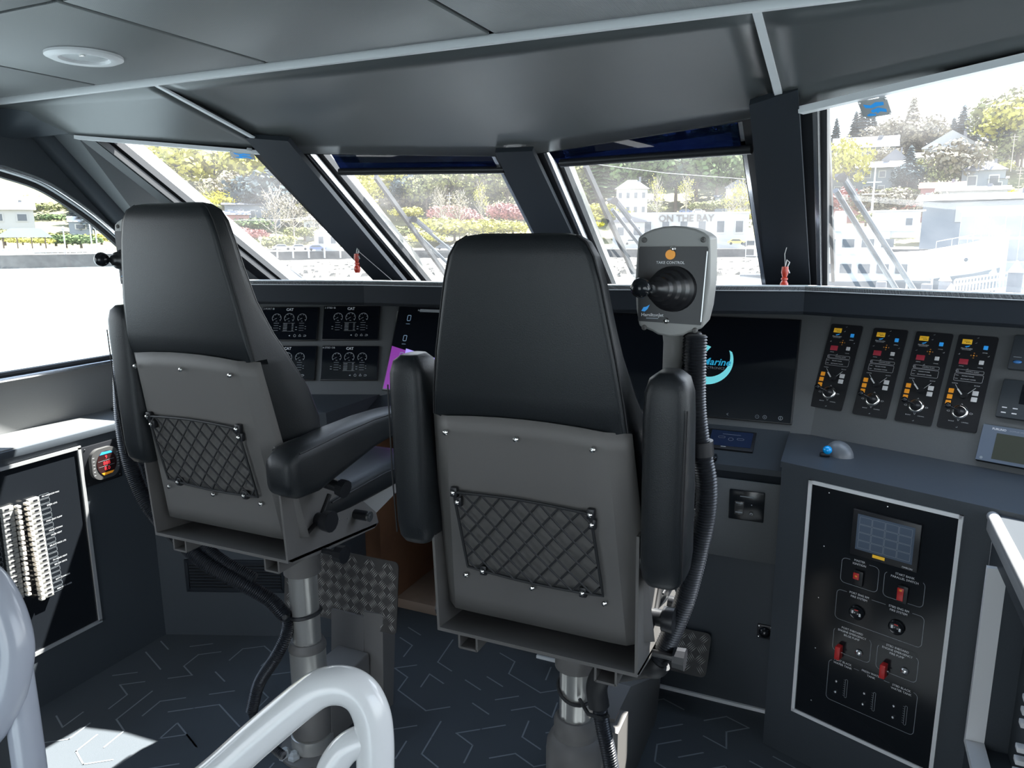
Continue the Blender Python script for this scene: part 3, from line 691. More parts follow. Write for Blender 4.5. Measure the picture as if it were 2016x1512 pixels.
engine_display((639, 604), (746, 671), '3 STBD IB', 'dark engine gauge display reading 3 STBD IB, upper right of four')
engine_display((514, 682), (621, 750), '1 PORT OB', 'dark engine gauge display, lower left of four, partly behind the chair')
engine_display((636, 682), (744, 750), '4 STBD OB', 'dark engine gauge display reading 4 STBD OB, lower right of four')
sw = tag(MB().box((*loc_px(ML, 500, 625), 0.004), (0.03, 0.12, 0.008), ML, 0.002).obj('slim_module', M_blk), 'slim dark module beside the upper left engine display', 'panel')
# navigation screens
def big_screen(x0px, x1px, ytop, ybot, label):
    a = loc_px(MC, *x0px); b_ = loc_px(MC, *x1px); y1 = loc_px(MC, *ytop)[1]; y0 = loc_px(MC, *ybot)[1]
    x, y, w, h = (a[0]+b_[0])/2, (y0+y1)/2, b_[0]-a[0], y1-y0
    M = MC @ T(x, y, 0); t = thing('marine_display', label, 'monitor', M.translation)
    MB().box((0, 0, 0.006), (w, h, 0.012), M, 0.003).obj('housing', M_blk, t)
    MB().box((0, 0, 0.0125), (w*0.985, h*0.98, 0.001), M).obj('screen', M_screen, t)
    return t, M, w, h
bz = tag(MB().box((0, 0, 0.003), (0.60, 0.36, 0.006), MC @ T(loc_px(MC, 758, 690)[0]+0.30, loc_px(MC, 772, 690)[1], 0), 0.002).obj('lit_face_plate', M_pow2), 'pale grey plate beside the left navigation screen, coloured as lit face', 'panel')  # plate coloured paler to stand for the lit instrument face
t, M, w, h = big_screen((772, 688), (1120, 700), (787, 605), (757, 770), 'large screen left of the near chair showing a purple desktop corner')
M = M @ T(0, 0, 0.005)
for ch in t.children: ch.matrix_parent_inverse = Matrix.Translation(MC.col[2].to_3d()*0.005) @ ch.matrix_parent_inverse
g = G2(M, 0.0135); mp = mat('screen purple', (0.16, 0.02, 0.22), .5, emis=.55); ml = mat('screen lilac', (0.35, 0.28, 0.75), .5, emis=.5)
g.poly([(-w*.49, -h*.48), (-w*.1, -h*.48), (-w*.1, -h*.16), (-w*.49, h*.02)]).obj('purple_area', mp, t)
G2(M, 0.0139).poly([(-w*.40, -h*.25), (-w*.10, -h*.25), (-w*.10, -h*.14), (-w*.40, h*.0)]).obj('lilac_area', ml, t)
g = G2(M, 0.0137); 
for fy in (.36, .12, -.08): g.path(rrpts(-w*.42, h*fy, .016, .024, .003), .003, True); g.rect(-w*.42, h*(fy-.07), .02, .002)
g.obj('icons', mat('screen icon', (0.2, 0.3, 0.42), .5, emis=.2), t)
G2(M, 0.0137).rect(-w*.30, h*.455, .10, .013).obj('title_bar', M_inkg, t); text('NAV COMPUTER DISPLAY', M, -w*.30, h*.455, .0075, M_gfx, t, z=.0141)
t, M, w, h = big_screen((1192, 700), (1569, 733), (1583, 631), (1555, 837), 'large dark screen right of the near chair showing a round teal logo')
g = G2(M, 0.0135); mt_ = mat('screen teal', (0.16, 0.62, 0.68), .5, emis=.35); lx, ly = loc_px(M, 1395, 712)
def cresc(cx, cy, R, r, dx, dy, a0, a1):
    P = [(cx+R*math.cos(math.radians(a0+(a1-a0)*i/24)), cy+R*math.sin(math.radians(a0+(a1-a0)*i/24))) for i in range(25)]
    Q = [(cx+dx+r*math.cos(math.radians(a0+(a1-a0)*i/24)), cy+dy+r*math.sin(math.radians(a0+(a1-a0)*i/24))) for i in range(25)]
    for i in range(24): g.poly([P[i], P[i+1], Q[i+1], Q[i]])
cresc(lx, ly, .088, .072, .004, .012, 180, 385); cresc(lx-.025, ly, .06, .045, -.005, -.004, 60, 190)
g.obj('logo_swoosh', mt_, t)
text('Marine', M, lx+.028, ly-.004, .026, mat('screen logo blue', (0.02, 0.3, 0.5), .5, emis=.35), t, z=.0139, shear=.25, bold=.0006)
text('ELECTRONICS', M, lx+.02, ly-.026, .009, M_inkg, t, z=.0139)
g = G2(M, .0137); yy = -h*.455
for px_ in (1432, 1447): q = loc_px(M, px_, 820); 
bx, by = loc_px(M, 1537, 825); g.arc(bx, by, .0065, 0, 360, .0013); g.rect(bx, by, .0015, .007)
for px_, py_ in ((1491, 822), (1506, 823)): bx, by = loc_px(M, px_, py_); g.arc(bx, by, .006, 0, 360, .0008); g.rect(bx, by, .005, .0008)
bx, by = loc_px(M, 1506, 823); g.rect(bx, by, .0008, .005); bx, by = loc_px(M, 1433, 817); g.path([(bx+.003, by+.004), (bx-.003, by), (bx+.003, by-.004)], .001)
g.obj('touch_icons', M_inkg, t)
# touch panel lying on the sloping worktop
MD = frame((-1, YF-0.004, 0.862), (1, 0, 0), (0, 0.201, 0.09))
x, y, w, h = rect_px(MD, (1398, 846), (1482, 893)); M = MD @ T(x, y, 0)
t = thing('touch_panel', 'low black touch panel with dim blue keys set in the centre worktop', 'display', M.translation)
MB().box((0, 0, 0.004), (w, h, 0.008), M, 0.002).obj('housing', M_blk, t); MB().box((0, .004, 0.0083), (w*.88, h*.78, 0.0008), M).obj('screen', mat('dim blue screen', (0.015, 0.025, 0.06), .15, emis=.05), t)
g = G2(M, .0092); g.path(rrpts(-w*.2, .008, .022, .009, .004), .001, True); g.path(rrpts(w*.2, .004, .022, .009, .004), .001, True); g.arc(0, 0, .008, 0, 360, .001); g.rect(0, .025, .06, .0015); g.obj('keys', M_inkg, t)
G2(M, .0092).rect(-w*.12, -h*.40, .016, .0035).obj('white_mark', M_gfx, t)
mb = MB(); pt = on_plane(1397, 905, MD.translation, MD.col[2].to_3d()); mb.box((0, 0, 0.012), (0.05, 0.024, 0.02), MD @ T(*(MD.inverted() @ pt).xy, 0), 0.006)
tag(mb.obj('handset', M_gblk), 'small black handset lying on the centre worktop edge', 'handset')
# ---------------------------------------------------------------- panel in the grey access panel
MF = frame((-1, YF-0.009, 0), (1, 0, 0), (0, 0, 1)); x, y, w, h = rect_px(MF, (1437, 961), (1503, 1029)); M = MF @ T(x, y, 0)
t = thing('autopilot_unit', 'square black unit with two windows on the grey access panel', 'panel', M.translation)
MB().box((0, 0, 0.003), (w, h, 0.006), M, 0.003).obj('housing', M_gblk, t)
g = G2(M, .0066); g.rect(0, h*.3, w*.38, .003); g.obj('caption', M_inkg, t)
MB().box((-w*.2, -h*.1, 0.0065), (w*.26, h*.44, 0.002), M, .0008).obj('window', mat('dim window', (.05, .05, .05), .2), t)
G2(M, .0078).rect(-w*.2, -h*.24, w*.2, .004).rect(-w*.2, h*.07, w*.2, .003).obj('window_glint', M_inkg, t)
b_ = MB(); b_.cyl(M @ V((w*.15, -h*.24, .006)), M @ V((w*.15, -h*.24, .009)), .006, n=16); b_.obj('key_button', M_blk, t)
G2(M, .0096).arc(w*.15, -h*.24, .004, -60, 240, .001, 10).rect(w*.15, -h*.22, .001, .004).disc(w*.15, h*.06, .0015).obj('power_mark', M_ink, t)
# little round speaker low on the console
MF0 = frame((-1, YF, 0), (1, 0, 0), (0, 0, 1)); x, y = loc_px(MF0, 1506, 1243); M = MF0 @ T(x, y, 0)
t = thing('round_buzzer', 'small black round buzzer on square plate low on the centre console', 'buzzer', M.translation)
MB().box((0, 0, 0.003), (0.05, 0.05, 0.006), M, .003).obj('plate', M_blk, t)
MB().lathe([(.020, .005), (.019, .014), (.012, .022), (.001, .025)], 20, M).obj('dome', M_gblk, t)
for a in (-1, 1):
    for c in (-1, 1): screw(t, M @ V((a*.019, c*.019, .006)), M.col[2].to_3d(), .003)
# ---------------------------------------------------------------- jet control panels
CPW, CPH = .105, .297
def control_panel(bl, label):
    x, y = loc_px(MR, *bl); M = MR @ T(x, y, 0)
    t = thing('jet_control_panel', label, 'control panel', M @ V((CPW/2, CPH/2, 0)), 'jet control panels on the starboard console')
    X = lambda u: u*CPW; Y = lambda v: v*CPH
    MB().prism(rrpts(CPW/2, CPH/2, CPW, CPH, .006), 0, .005, M).obj('face_plate', M_blk, t, 20)
    z = .0052
    def bt(u, v, w_, h_, m, nm, d=.003): return MB().box((X(u), Y(v), .005+d/2), (w_*CPW, h_*CPH, d), M, .0012).obj(nm, m, t)
    bt(.255, .925, .25, .052, M_ye, 'amber_label', .001); g = G2(M, .0064)
    for k in range(3): g.rect(X(.2+.05*k), Y(.93), .004, .0012); g.rect(X(.25+.04*k), Y(.915), .003, .002)
    g.obj('label_print', M_seam, t)
    g = G2(M, z+.0002); g.poly([(X(.22), Y(.872)), (X(.26), Y(.878)), (X(.36), Y(.889)), (X(.32), Y(.872)), (X(.26), Y(.866))]).obj('bird_emblem', M_blu, t)
    text('HamiltonJet', M, X(.28), Y(.853), .0046, M_ink, t, z=z+.0002); g = G2(M, z+.0002); g.rect(X(.28), Y(.838), .025, .0006)
    bt(.75, .876, .11, .042, M_blu, 'dimmer_button'); bt(.285, .712, .23, .056, M_red, 'status_display', .0015); bt(.73, .718, .12, .042, M_wbtn, 'cancel_button')
    for s_, u, v, hh in (('DIMMER', .76, .822, .0026), ('STATUS', .25, .664, .0026), ('CANCEL', .73, .664, .0026), ('CONTROL ALARM', .56, .612, .003), ('PRIMARY POWER', .48, .562, .003), ('SECONDARY POWER', .50, .53, .003), ('NORMAL', .2, .478, .0028), ('BACKUP', .76, .473, .0028), ('BACKUP', .33, .085, .0028), ('CONTROL', .68, .085, .0028)):
        text(s_, M, X(u), Y(v), hh, M_ink, t, z=z+.0002)
    for u, v in ((.5, .81), (.5, .76), (.43, .785), (.57, .785), (.5, .785)): bt(u, v, .035, .012, M_or if (u, v) == (.5, .785) else mat('amber led', (.35, .16, .04), .4), 'indicator_led', .0012)
    g.path(rrpts(X(.5), Y(.612), .7*CPW, .033*CPH, .003), .0006, True); g.path(rrpts(X(.5), Y(.547), .72*CPW, .078*CPH, .003), .0006, True)
    g.path([(X(.16), Y(.605)), (X(.19), Y(.622)), (X(.22), Y(.605))], .0005, True); g.path([(X(.16), Y(.565)), (X(.24), Y(.565))], .0008); g.path([(X(.16), Y(.53)), (X(.24), Y(.53))], .0008)
    for u, v in ((.5, .975), (.48, .92), (.12, .79), (.86, .79), (.42, .64), (.5, .03)): g.path([(X(u)-.002, Y(v)-.001), (X(u)+.002, Y(v)-.001), (X(u)+.002, Y(v)+.002)], .0006)
    g.line((X(.74), Y(.45)), (X(.58), Y(.385)), .0012); g.line((X(.22), Y(.465)), (X(.33), Y(.41)), .001)
    for u, v, a in ((.5, .262, 90), (.78, .185, 0), (.5, .108, 270), (.2, .185, 180)):
        c, s_ = math.cos(math.radians(a)), math.sin(math.radians(a)); p = (X(u), Y(v)); g.path([(p[0]-c*.004-s_*.002, p[1]-s_*.004+c*.002), (p[0]+c*.001-s_*.002, p[1]+s_*.001+c*.002), (p[0]+c*.004, p[1]+s_*.004), (p[0]+c*.001+s_*.002, p[1]+s_*.001-c*.002), (p[0]-c*.004+s_*.002, p[1]-s_*.004-c*.002)], .0006, True)
    g.obj('white_print', M_ink, t)
    kn = MB(); kn.cyl(M @ V((X(.5), Y(.36), .005)), M @ V((X(.5), Y(.36), .016)), .011, .009, 18); kn.obj('mode_knob', M_blk, t)
    lv = MB(); bar(lv, M @ V((X(.46), Y(.36), .013)), M @ V((X(.33), Y(.412), .013)), .004, M.col[2].to_3d(), .004); lv.obj('knob_pointer', M_wbtn, t)
    for k in range(3): bt(.155-.004*k, .395-.063*k, .135, .046, M_or, 'orange_key')
    for k in range(2): bt(.765, .395-.064*k, .15, .048, M_wbtn, 'white_key')
    J = M @ T(X(.5), Y(.185), 0)
    MB().lathe([(.021, .005), (.022, .009), (.019, .013), (.016, .014)], 24, J).obj('chrome_ring', M_zinc, t)
    boot = MB(); boot.lathe([(.017, .012), (.015, .018), (.010, .024), (.005, .028)], 20, J).obj('lever_boot', M_blk, t)
    a = J @ V((0, 0, .022)); c = J @ V((-.022, .004, .055)); s = MB(); s.cyl(a, c, .003, n=10); s.ball(c, .0095, 16); s.obj('lever', M_gblk, t)
for i, lab in enumerate(('nearest the dark screen, leftmost of four', 'second from left of four', 'third from left of four', 'rightmost of four, beside the radios')):
    f = i/3; control_panel((1595+(1844-1595)*f-0, 800+(841-800)*f+(0 if i in (0, 3) else 1)), 'tall jet control panel with orange keys, '+lab)
# radios at the right edge
def device(tl, w, h, label, nm='radio', kind='radio'):
    x, y = loc_px(MR, *tl); M = MR @ T(x+w/2, y-h/2, 0); t = thing(nm, label, kind, M.translation)
    MB().box((0, 0, .009), (w, h, .018), M, .005).obj('housing', M_lam if kind != 'display' else M_brow, t); return t, M
t, M = device((2000, 662), .16, .105, 'small rounded radio at the right frame edge, above the other two units')
MB().box((.01, .015, .0185), (.11, .05, .001), M).obj('screen', M_screen, t); b_ = MB(); b_.ball(M @ V((-.058, -.03, .018)), .009, 14, (1.3, 1, .6)); b_.obj('blue_badge', mat('badge blue', (.05, .2, .5), .3), t)
G2(M, .019).rect(-.06, -.016, .02, .002).obj('caption', M_inkg, t)
t, M = device((1978, 748), .17, .115, 'radio with small screen and keys below it at the right edge')
MB().box((.015, .016, .0185), (.10, .058, .001), M).obj('screen', M_screen, t); g = G2(M, .0188)
for k, (u, v) in enumerate(((-.066, -.028), (-.066, -.043), (-.04, -.028), (-.04, -.043))): g.rect(u, v, .012, .003)
g.obj('key_print', M_ink, t)
t, M = device((1938, 836), .21, .11, 'grey framed display with blank olive screen at right edge', 'sounder_display', 'display')
MB().box((.0, .0, .0185), (.21-.004, .11-.004, .001), M, .0).obj('bezel', mat('steel blue bezel', (.12, .15, .2), .4), t)
MB().box((.012, -.006, .0192), (.155, .076, .001), M).obj('screen', mat('olive screen', (.06, .065, .05), .25), t)
text('FURUNO', M, -.062, .043, .006, M_ink, t, z=.0194, bold=.0002); text('DOPPLER SPEED LOG', M, -.01, .043, .004, M_inkg, t, z=.0194); G2(M, .0194).disc(-.09, -.045, .004).obj('brand_dot', M_inkg, t)
# trackball on the starboard worktop
tb = on_z(1652, 897, .943); t = thing('trackball_mouse', 'grey trackball mouse with bright blue ball on the starboard worktop', 'mouse', tb)
uu = V((CA, -SA, 0)); vv = V((SA, CA, 0))
rings = []
for k in range(9):
    f = k/8; z = .943+.044*math.sin(f*PI/2); s = math.cos(f*PI/2)*.98+.02; rings.append([tb+V((0, 0, z-.943))+uu*(math.cos(2*PI*i/24)*.042*s+.006*f*-1)+vv*(math.sin(2*PI*i/24)*.032*s+.006*f) for i in range(24)])
MB().loft(rings).obj('shell', mat('mouse grey', (.13, .14, .15), .35), t, 60)
bp = on_z(1629, 886, .965); b_ = MB(); b_.ball(bp, .0135, 20); b_.obj('ball', mat('blue ball', (.0, .33, .8), .12, coat=.5), t)
lg = MB(); lg.box((0, 0, 0), (.03, .012, .012), Matrix.Translation(on_z(1624, 895, .95)), .003); lg.obj('side_button', M_blk, t)
# ---------------------------------------------------------------- switch panel in the starboard cabinet
MSP = frame((-.129, Rp(-.129), 0), (CA, -SA, 0), (0, 0, 1))
def sp(x, y): return loc_px(MSP, x, y)
x0, y1 = sp(1597, 948); x1, _ = sp(1893, 1023); _, y0 = sp(1561, 1395)
t = thing('switch_panel', 'black ship switch panel with red rocker switches framed in white trim', 'switch panel', MSP @ V(((x0+x1)/2, (y0+y1)/2, 0)))
cx, cy, w, h = (x0+x1)/2, (y0+y1)/2, x1-x0, y1-y0
fr = MB()
for c, d in (((cx, y1), (w+.01, .010)), ((cx, y0), (w+.01, .010)), ((x0, cy), (.010, h+.01)), ((x1, cy), (.010, h+.01))): fr.box((c[0], c[1], .002), (d[0], d[1], .009), MSP)
fr.obj('trim_frame', M_trim, t)
MB().box((cx, cy, .0005), (w-.004, h-.004, .003), MSP).obj('face_plate', M_gblk, t)
g = G2(MSP, .0024)
def bx_(tl, br, r=.012):
    a = sp(*tl); b2 = sp(*br); g.rrect((a[0]+b2[0])/2, (a[1]+b2[1])/2, b2[0]-a[0], a[1]-b2[1], r, .0011)
for a, b2 in (((1659, 1096), (1727, 1167)), ((1743, 1123), (1817, 1197)), ((1649, 1158), (1814, 1276)), ((1643, 1233), (1712, 1306)), ((1729, 1266), (1804, 1345)), ((1633, 1296), (1798, 1448))): bx_(a, b2)
g.obj('outline_print', M_inkg, t)
for (px_, py_), lines in (((1693, 1108), ('MASTER', 'IGNITION')), ((1782, 1137), ('START BANK', 'PARALLEL SWITCH')), ((1692, 1174), ('PORT ENG RM', 'FIRE SYSTEM')), ((1770, 1201), ('STBD ENG RM', 'FIRE SYSTEM')), ((1678, 1248), ('PORT INBOARD', 'ENGINE EMERGENCY', 'BILGE PUMP')), ((1767, 1283), ('STBD INBOARD', 'ENGINE EMERGENCY', 'FIRE PUMP')), ((1660, 1306), ('PORT BLACK', 'WATER TANK')), ((1716, 1329), ('FRESH WATER', 'TANK')), ((1775, 1357), ('STBD BLACK', 'WATER TANK'))):
    x, y = sp(px_, py_); n_ = len(lines); G2(MSP, .0027).rect(x, y, max(len(l) for l in lines)*.0056+.006, n_*.0105+.002).obj('caption_ground', M_gblk, t)
    for k, l in enumerate(lines): text(l, MSP, x, y+(n_-1)*.005-.0102*k, .0062, M_ink, t, z=.003, sx=.95)
def rp_(a, b2): p = sp(*a); q = sp(*b2); return (p[0]+q[0])/2, (p[1]+q[1])/2, q[0]-p[0], p[1]-q[1]
x, y, w, h = rp_((1677, 995), (1811, 1131)); h -= .02
x, y = sp(1744, 1061); w, h = sp(1811, 1090)[0]-sp(1677, 1060)[0], .135
MB().box((x, y, .006), (w, h, .010), MSP, .003).obj('touch_screen_housing', M_blk, t, label='dark touch screen with a grid of buttons')
sc = MB().box((x, y+.004, .0113), (w*.84, h*.76, .001), MSP).obj('touch_screen', mat('grey lcd', (.10, .13, .18), .12), t)
g = G2(MSP, .0122); mw_, mh_ = w*.78, h*.68
for i in range(4):
    for j in range(4): g.rrect(x+(i-1.5)*mw_/4, y+.004+(j-1.5)*mh_/4, mw_/4*.93, mh_/4*.9, .001, .0007)
g.obj('button_grid', M_inkg, sc)
G2(MSP, .0124).rect(x-.01, y-h*.40, .032, .009).obj('warning_label', M_ye, t); text('OMRON', MSP, x+w*.36, y-h*.45, .005, M_ink, t, z=.0116)
for (a, hh), nm in ((((1690, 1136), .044), 'rocker_switch'), (((1777, 1168), .05), 'rocker_switch')):
    x, y = sp(*a); MB().box((x+.003, y, .006), (.025, hh, .010), MSP, .002).obj(nm, M_blk, t)
    MB().box((x-.002, y+(.006 if hh < .045 else 0), .012), (.016, .019 if hh < .045 else .036, .004), MSP, .001).obj('red_rocker', M_redp, t)
    text('SB', MSP, x-.002, y+(.006 if hh < .045 else .012), .005, M_ye, t, z=.0143)
for a in ((1688, 1205), (1766, 1234)):
    x, y = sp(*a); J = MSP @ T(x, y, 0)
    gq = MB().lathe([(.021, .001), (.021, .007), (.018, .010), (.016, .009), (.001, .009)], 28, J).obj('fire_gauge', M_gblk, t)
    g = G2(J, .0096); g.rect(-.010, .001, .005, .009).rect(.010, -.003, .005, .009).disc(-.004, .0, .0012).disc(.004, -.001, .0012).obj('bottle_symbols', M_ink, gq); G2(J, .0096).rect(0, .009, .010, .003).obj('red_mark', M_redp, gq)
for a in ((1655, 1280), (1743, 1316)):
    x, y = sp(*a); sgd = MB(); sgd.box((x, y, .014), (.015, .040, .024), MSP, .002); sgd.obj('switch_guard', M_redp, t, label='red flip guard'); tg = MB(); tg.cyl(MSP @ V((x+.009, y+.002, .014)), MSP @ V((x+.014, y+.002, .014)), .002, n=8); tg.obj('hinge_pin', M_zinc, t)
for a in ((1692, 1285), (1782, 1321)):
    x, y = sp(*a); MB().lathe([(.0105, .002), (.0105, .006), (.008, .009), (.004, .011), (.001, .0115)], 20, MSP @ T(x, y, 0)).obj('indicator_lamp', M_alub, t)
for (k1, k2, br) in (((1648, 1340), (1646, 1361), (1666, 1355)), ((1703, 1364), (1700, 1385), (1721, 1381)), ((1761, 1389), (1759, 1411), (1783, 1408))):
    for q in (k1, k2): x, y = sp(*q); b_ = MB(); b_.ball(MSP @ V((x, y, .005)), .0042, 10); b_.obj('test_button', M_alub, t)
    x, y = sp(*br); g = G2(MSP, .0026); g.rrect(x, y, .006, .058, .003, .0008)
    for k in range(8): g.rect(x-.006, y-.024+.007*k, .004, .0006)
    g.obj('level_bar', M_inkg, t)
for q in ((1633, 970), (1623, 1075), (1612, 1176), (1606, 1275), (1598, 1378), (1748, 997)): x, y = sp(*q); screw(t, MSP @ V((x, y, .002)), MSP.col[2].to_3d(), .0022)
# ---------------------------------------------------------------- port breaker panel
MBP = frame((XP, 0, 0), (0, 1, 0), (0, 0, 1))
def bp_(x, y): return loc_px(MBP, x, y)
xr, yt = bp_(153, 881); _, yb_ = bp_(197, 1221); xl = xr-1.15
t = thing('breaker_panel', 'black circuit breaker panel framed in bright trim on port cabinet', 'switch panel', MBP @ V(((xl+xr)/2, (yt+yb_)/2, 0)))
cx, cy, w, h = (xl+xr)/2, (yt+yb_)/2, xr-xl, yt-yb_
fr = MB()
for c, d in (((cx, yt), (w+.012, .012)), ((cx, yb_), (w+.012, .012)), ((xl, cy), (.012, h)), ((xr, cy), (.012, h))): fr.box((c[0], c[1], .003), (d[0], d[1], .012), MBP)
fr.obj('trim_frame', M_alu, t); MB().box((cx, cy, .0008), (w-.004, h-.004, .003), MBP).obj('face_plate', M_gblk, t)
M_brk = mat('breaker body', (.30, .30, .29), .4); M_tog = mat('breaker toggle cream', (.62, .58, .52), .4)
rr = random.Random(5)
gp = G2(MBP, .0026)
def bcol(top, bot, n_, side, lab):
    a, b2 = bp_(*top), bp_(*bot)
    words = lab
    for k in range(n_):
        f = k/(n_-1); x = a[0]+(b2[0]-a[0])*f; y = a[1]+(b2[1]-a[1])*f; pit = abs(b2[1]-a[1])/(n_-1)
        br = MB().box((x+side*.028, y, .010), (.036, pit*.93, .016), MBP, .001).obj('breaker', M_brk, t)
        big = rr.random() < .45
        MB().box((x, y, .022), (.013, pit*(.85 if big else .5), .020), MBP, .002).obj('toggle', M_tog, br)
        gg = G2(MBP, .0186); gg.rect(x+side*.032, y, .014, .006); gg.obj('print', M_blk, br)
        gp.rrect(x+side*.072, y, .034, pit*.8, .003, .0008)
        if words[k % len(words)]: text(words[k % len(words)], MBP, x+side*.095, y, .0052, M_ink, t, z=.003)
xm = bp_(60, 1085)
L2 = ('PH WINDOW FAN', '', 'SPEED LOG', '', '', 'FWD HEAT PUMP', '', 'HEAD LTS/FAN', 'HEAD HEAT', '', 'BELOW DECK LTS', '', '', 'PH GLASS HEAT', 'BELOW DECK', '', '', 'BATT CHARGER', '', 'GEN BATT OVER')
bcol((44, 990), (74, 1176), 20, 1, L2); bcol((26, 996), (47, 1167), 18, -1, ('NAV LTS', '', 'ANCHOR', '', 'HORN', 'RADAR', '', 'VHF'))
gp.obj('label_outlines', M_inkg, t)
# depth meter beside it
x, y = bp_(200, 910); M = MBP @ T(x, y, 0); t = thing('tank_meter', 'black square meter with red three-line readout on the port cabinet', 'meter', M.translation)
MB().box((0, 0, .003), (.150, .150, .006), M, .006).obj('mount_plate', M_blk, t)
MB().prism(rrpts(0, 0, .108, .115, .035, 8), .006, .022, M).obj('bezel', mat('dark steel', (.12, .12, .12), .3, metal=.4), t, 25)
MB().prism([(.040*math.cos(2*PI*i/28)+.004, .046*math.sin(2*PI*i/28)) for i in range(28)], .022, .0235, M).obj('readout', mat('dark readout', (.03, .012, .012), .15), t)
for k, dz_ in enumerate((.022, 0, -.020)): text(('9', '888', '8.0')[k], M, 0.003, dz_, .014, mat('red led', (.6, .03, .04), .4, emis=.6), t, z=.0242)
G2(M, .0239).path([(-.03, .011), (.034, .011)], .001).path([(-.03, -.010), (.034, -.010)], .001).obj('divider', M_inkg, t)
G2(M, .0239).poly([(-.022, .034), (.030, .034), (.022, .042), (-.012, .044)]).obj('blue_cap', M_blu, t); G2(M, .0239).poly([(-.022, -.034), (.030, -.034), (.022, -.042), (-.012, -.044)]).obj('orange_cap', M_or, t)
g = G2(M, .0225)
for k in range(6): g.rect(.050, .03-.011*k, .008, .0016); g.rect(-.046, .03-.013*k, .007, .0014)
g.obj('scale_print', M_ink, t)
for a in (-1, 1):
    for c in (-1, 1): screw(t, M @ V((a*.064, c*.064, .006)), M.col[2].to_3d(), .003, m=M_blk)
# vent grille low on the port console wing
MLW = frame((XP, Lp(XP), 0), (CA, SA, 0), (0, 0, 1)); x, y, w, h = rect_px(MLW, (366, 1098), (560, 1160)); h = .125; y -= 0.01; M = MLW @ T(x, y, 0)
t = thing('vent_grille', 'dark louvred air vent low on the port console wing', 'vent', M.translation)
fr = MB(); [fr.box((c[0], c[1], .003), (d[0], d[1], .008), M, .001) for c, d in (((0, h/2), (w, .014)), ((0, -h/2), (w, .014)), ((-w/2, 0), (.014, h+.014)), ((w/2, 0), (.014, h+.014)))]; fr.obj('rim', M_brow, t)
MB().box((0, 0, .0005), (w, h, .001), M).obj('backing', M_seam, t)
for k in range(9): s_ = MB(); s_.box((0, -h*.42+h*.105*k, .005), (w*.95, .008, .004), M @ T(0, 0, 0)); s_.obj('slat', M_brow, t)
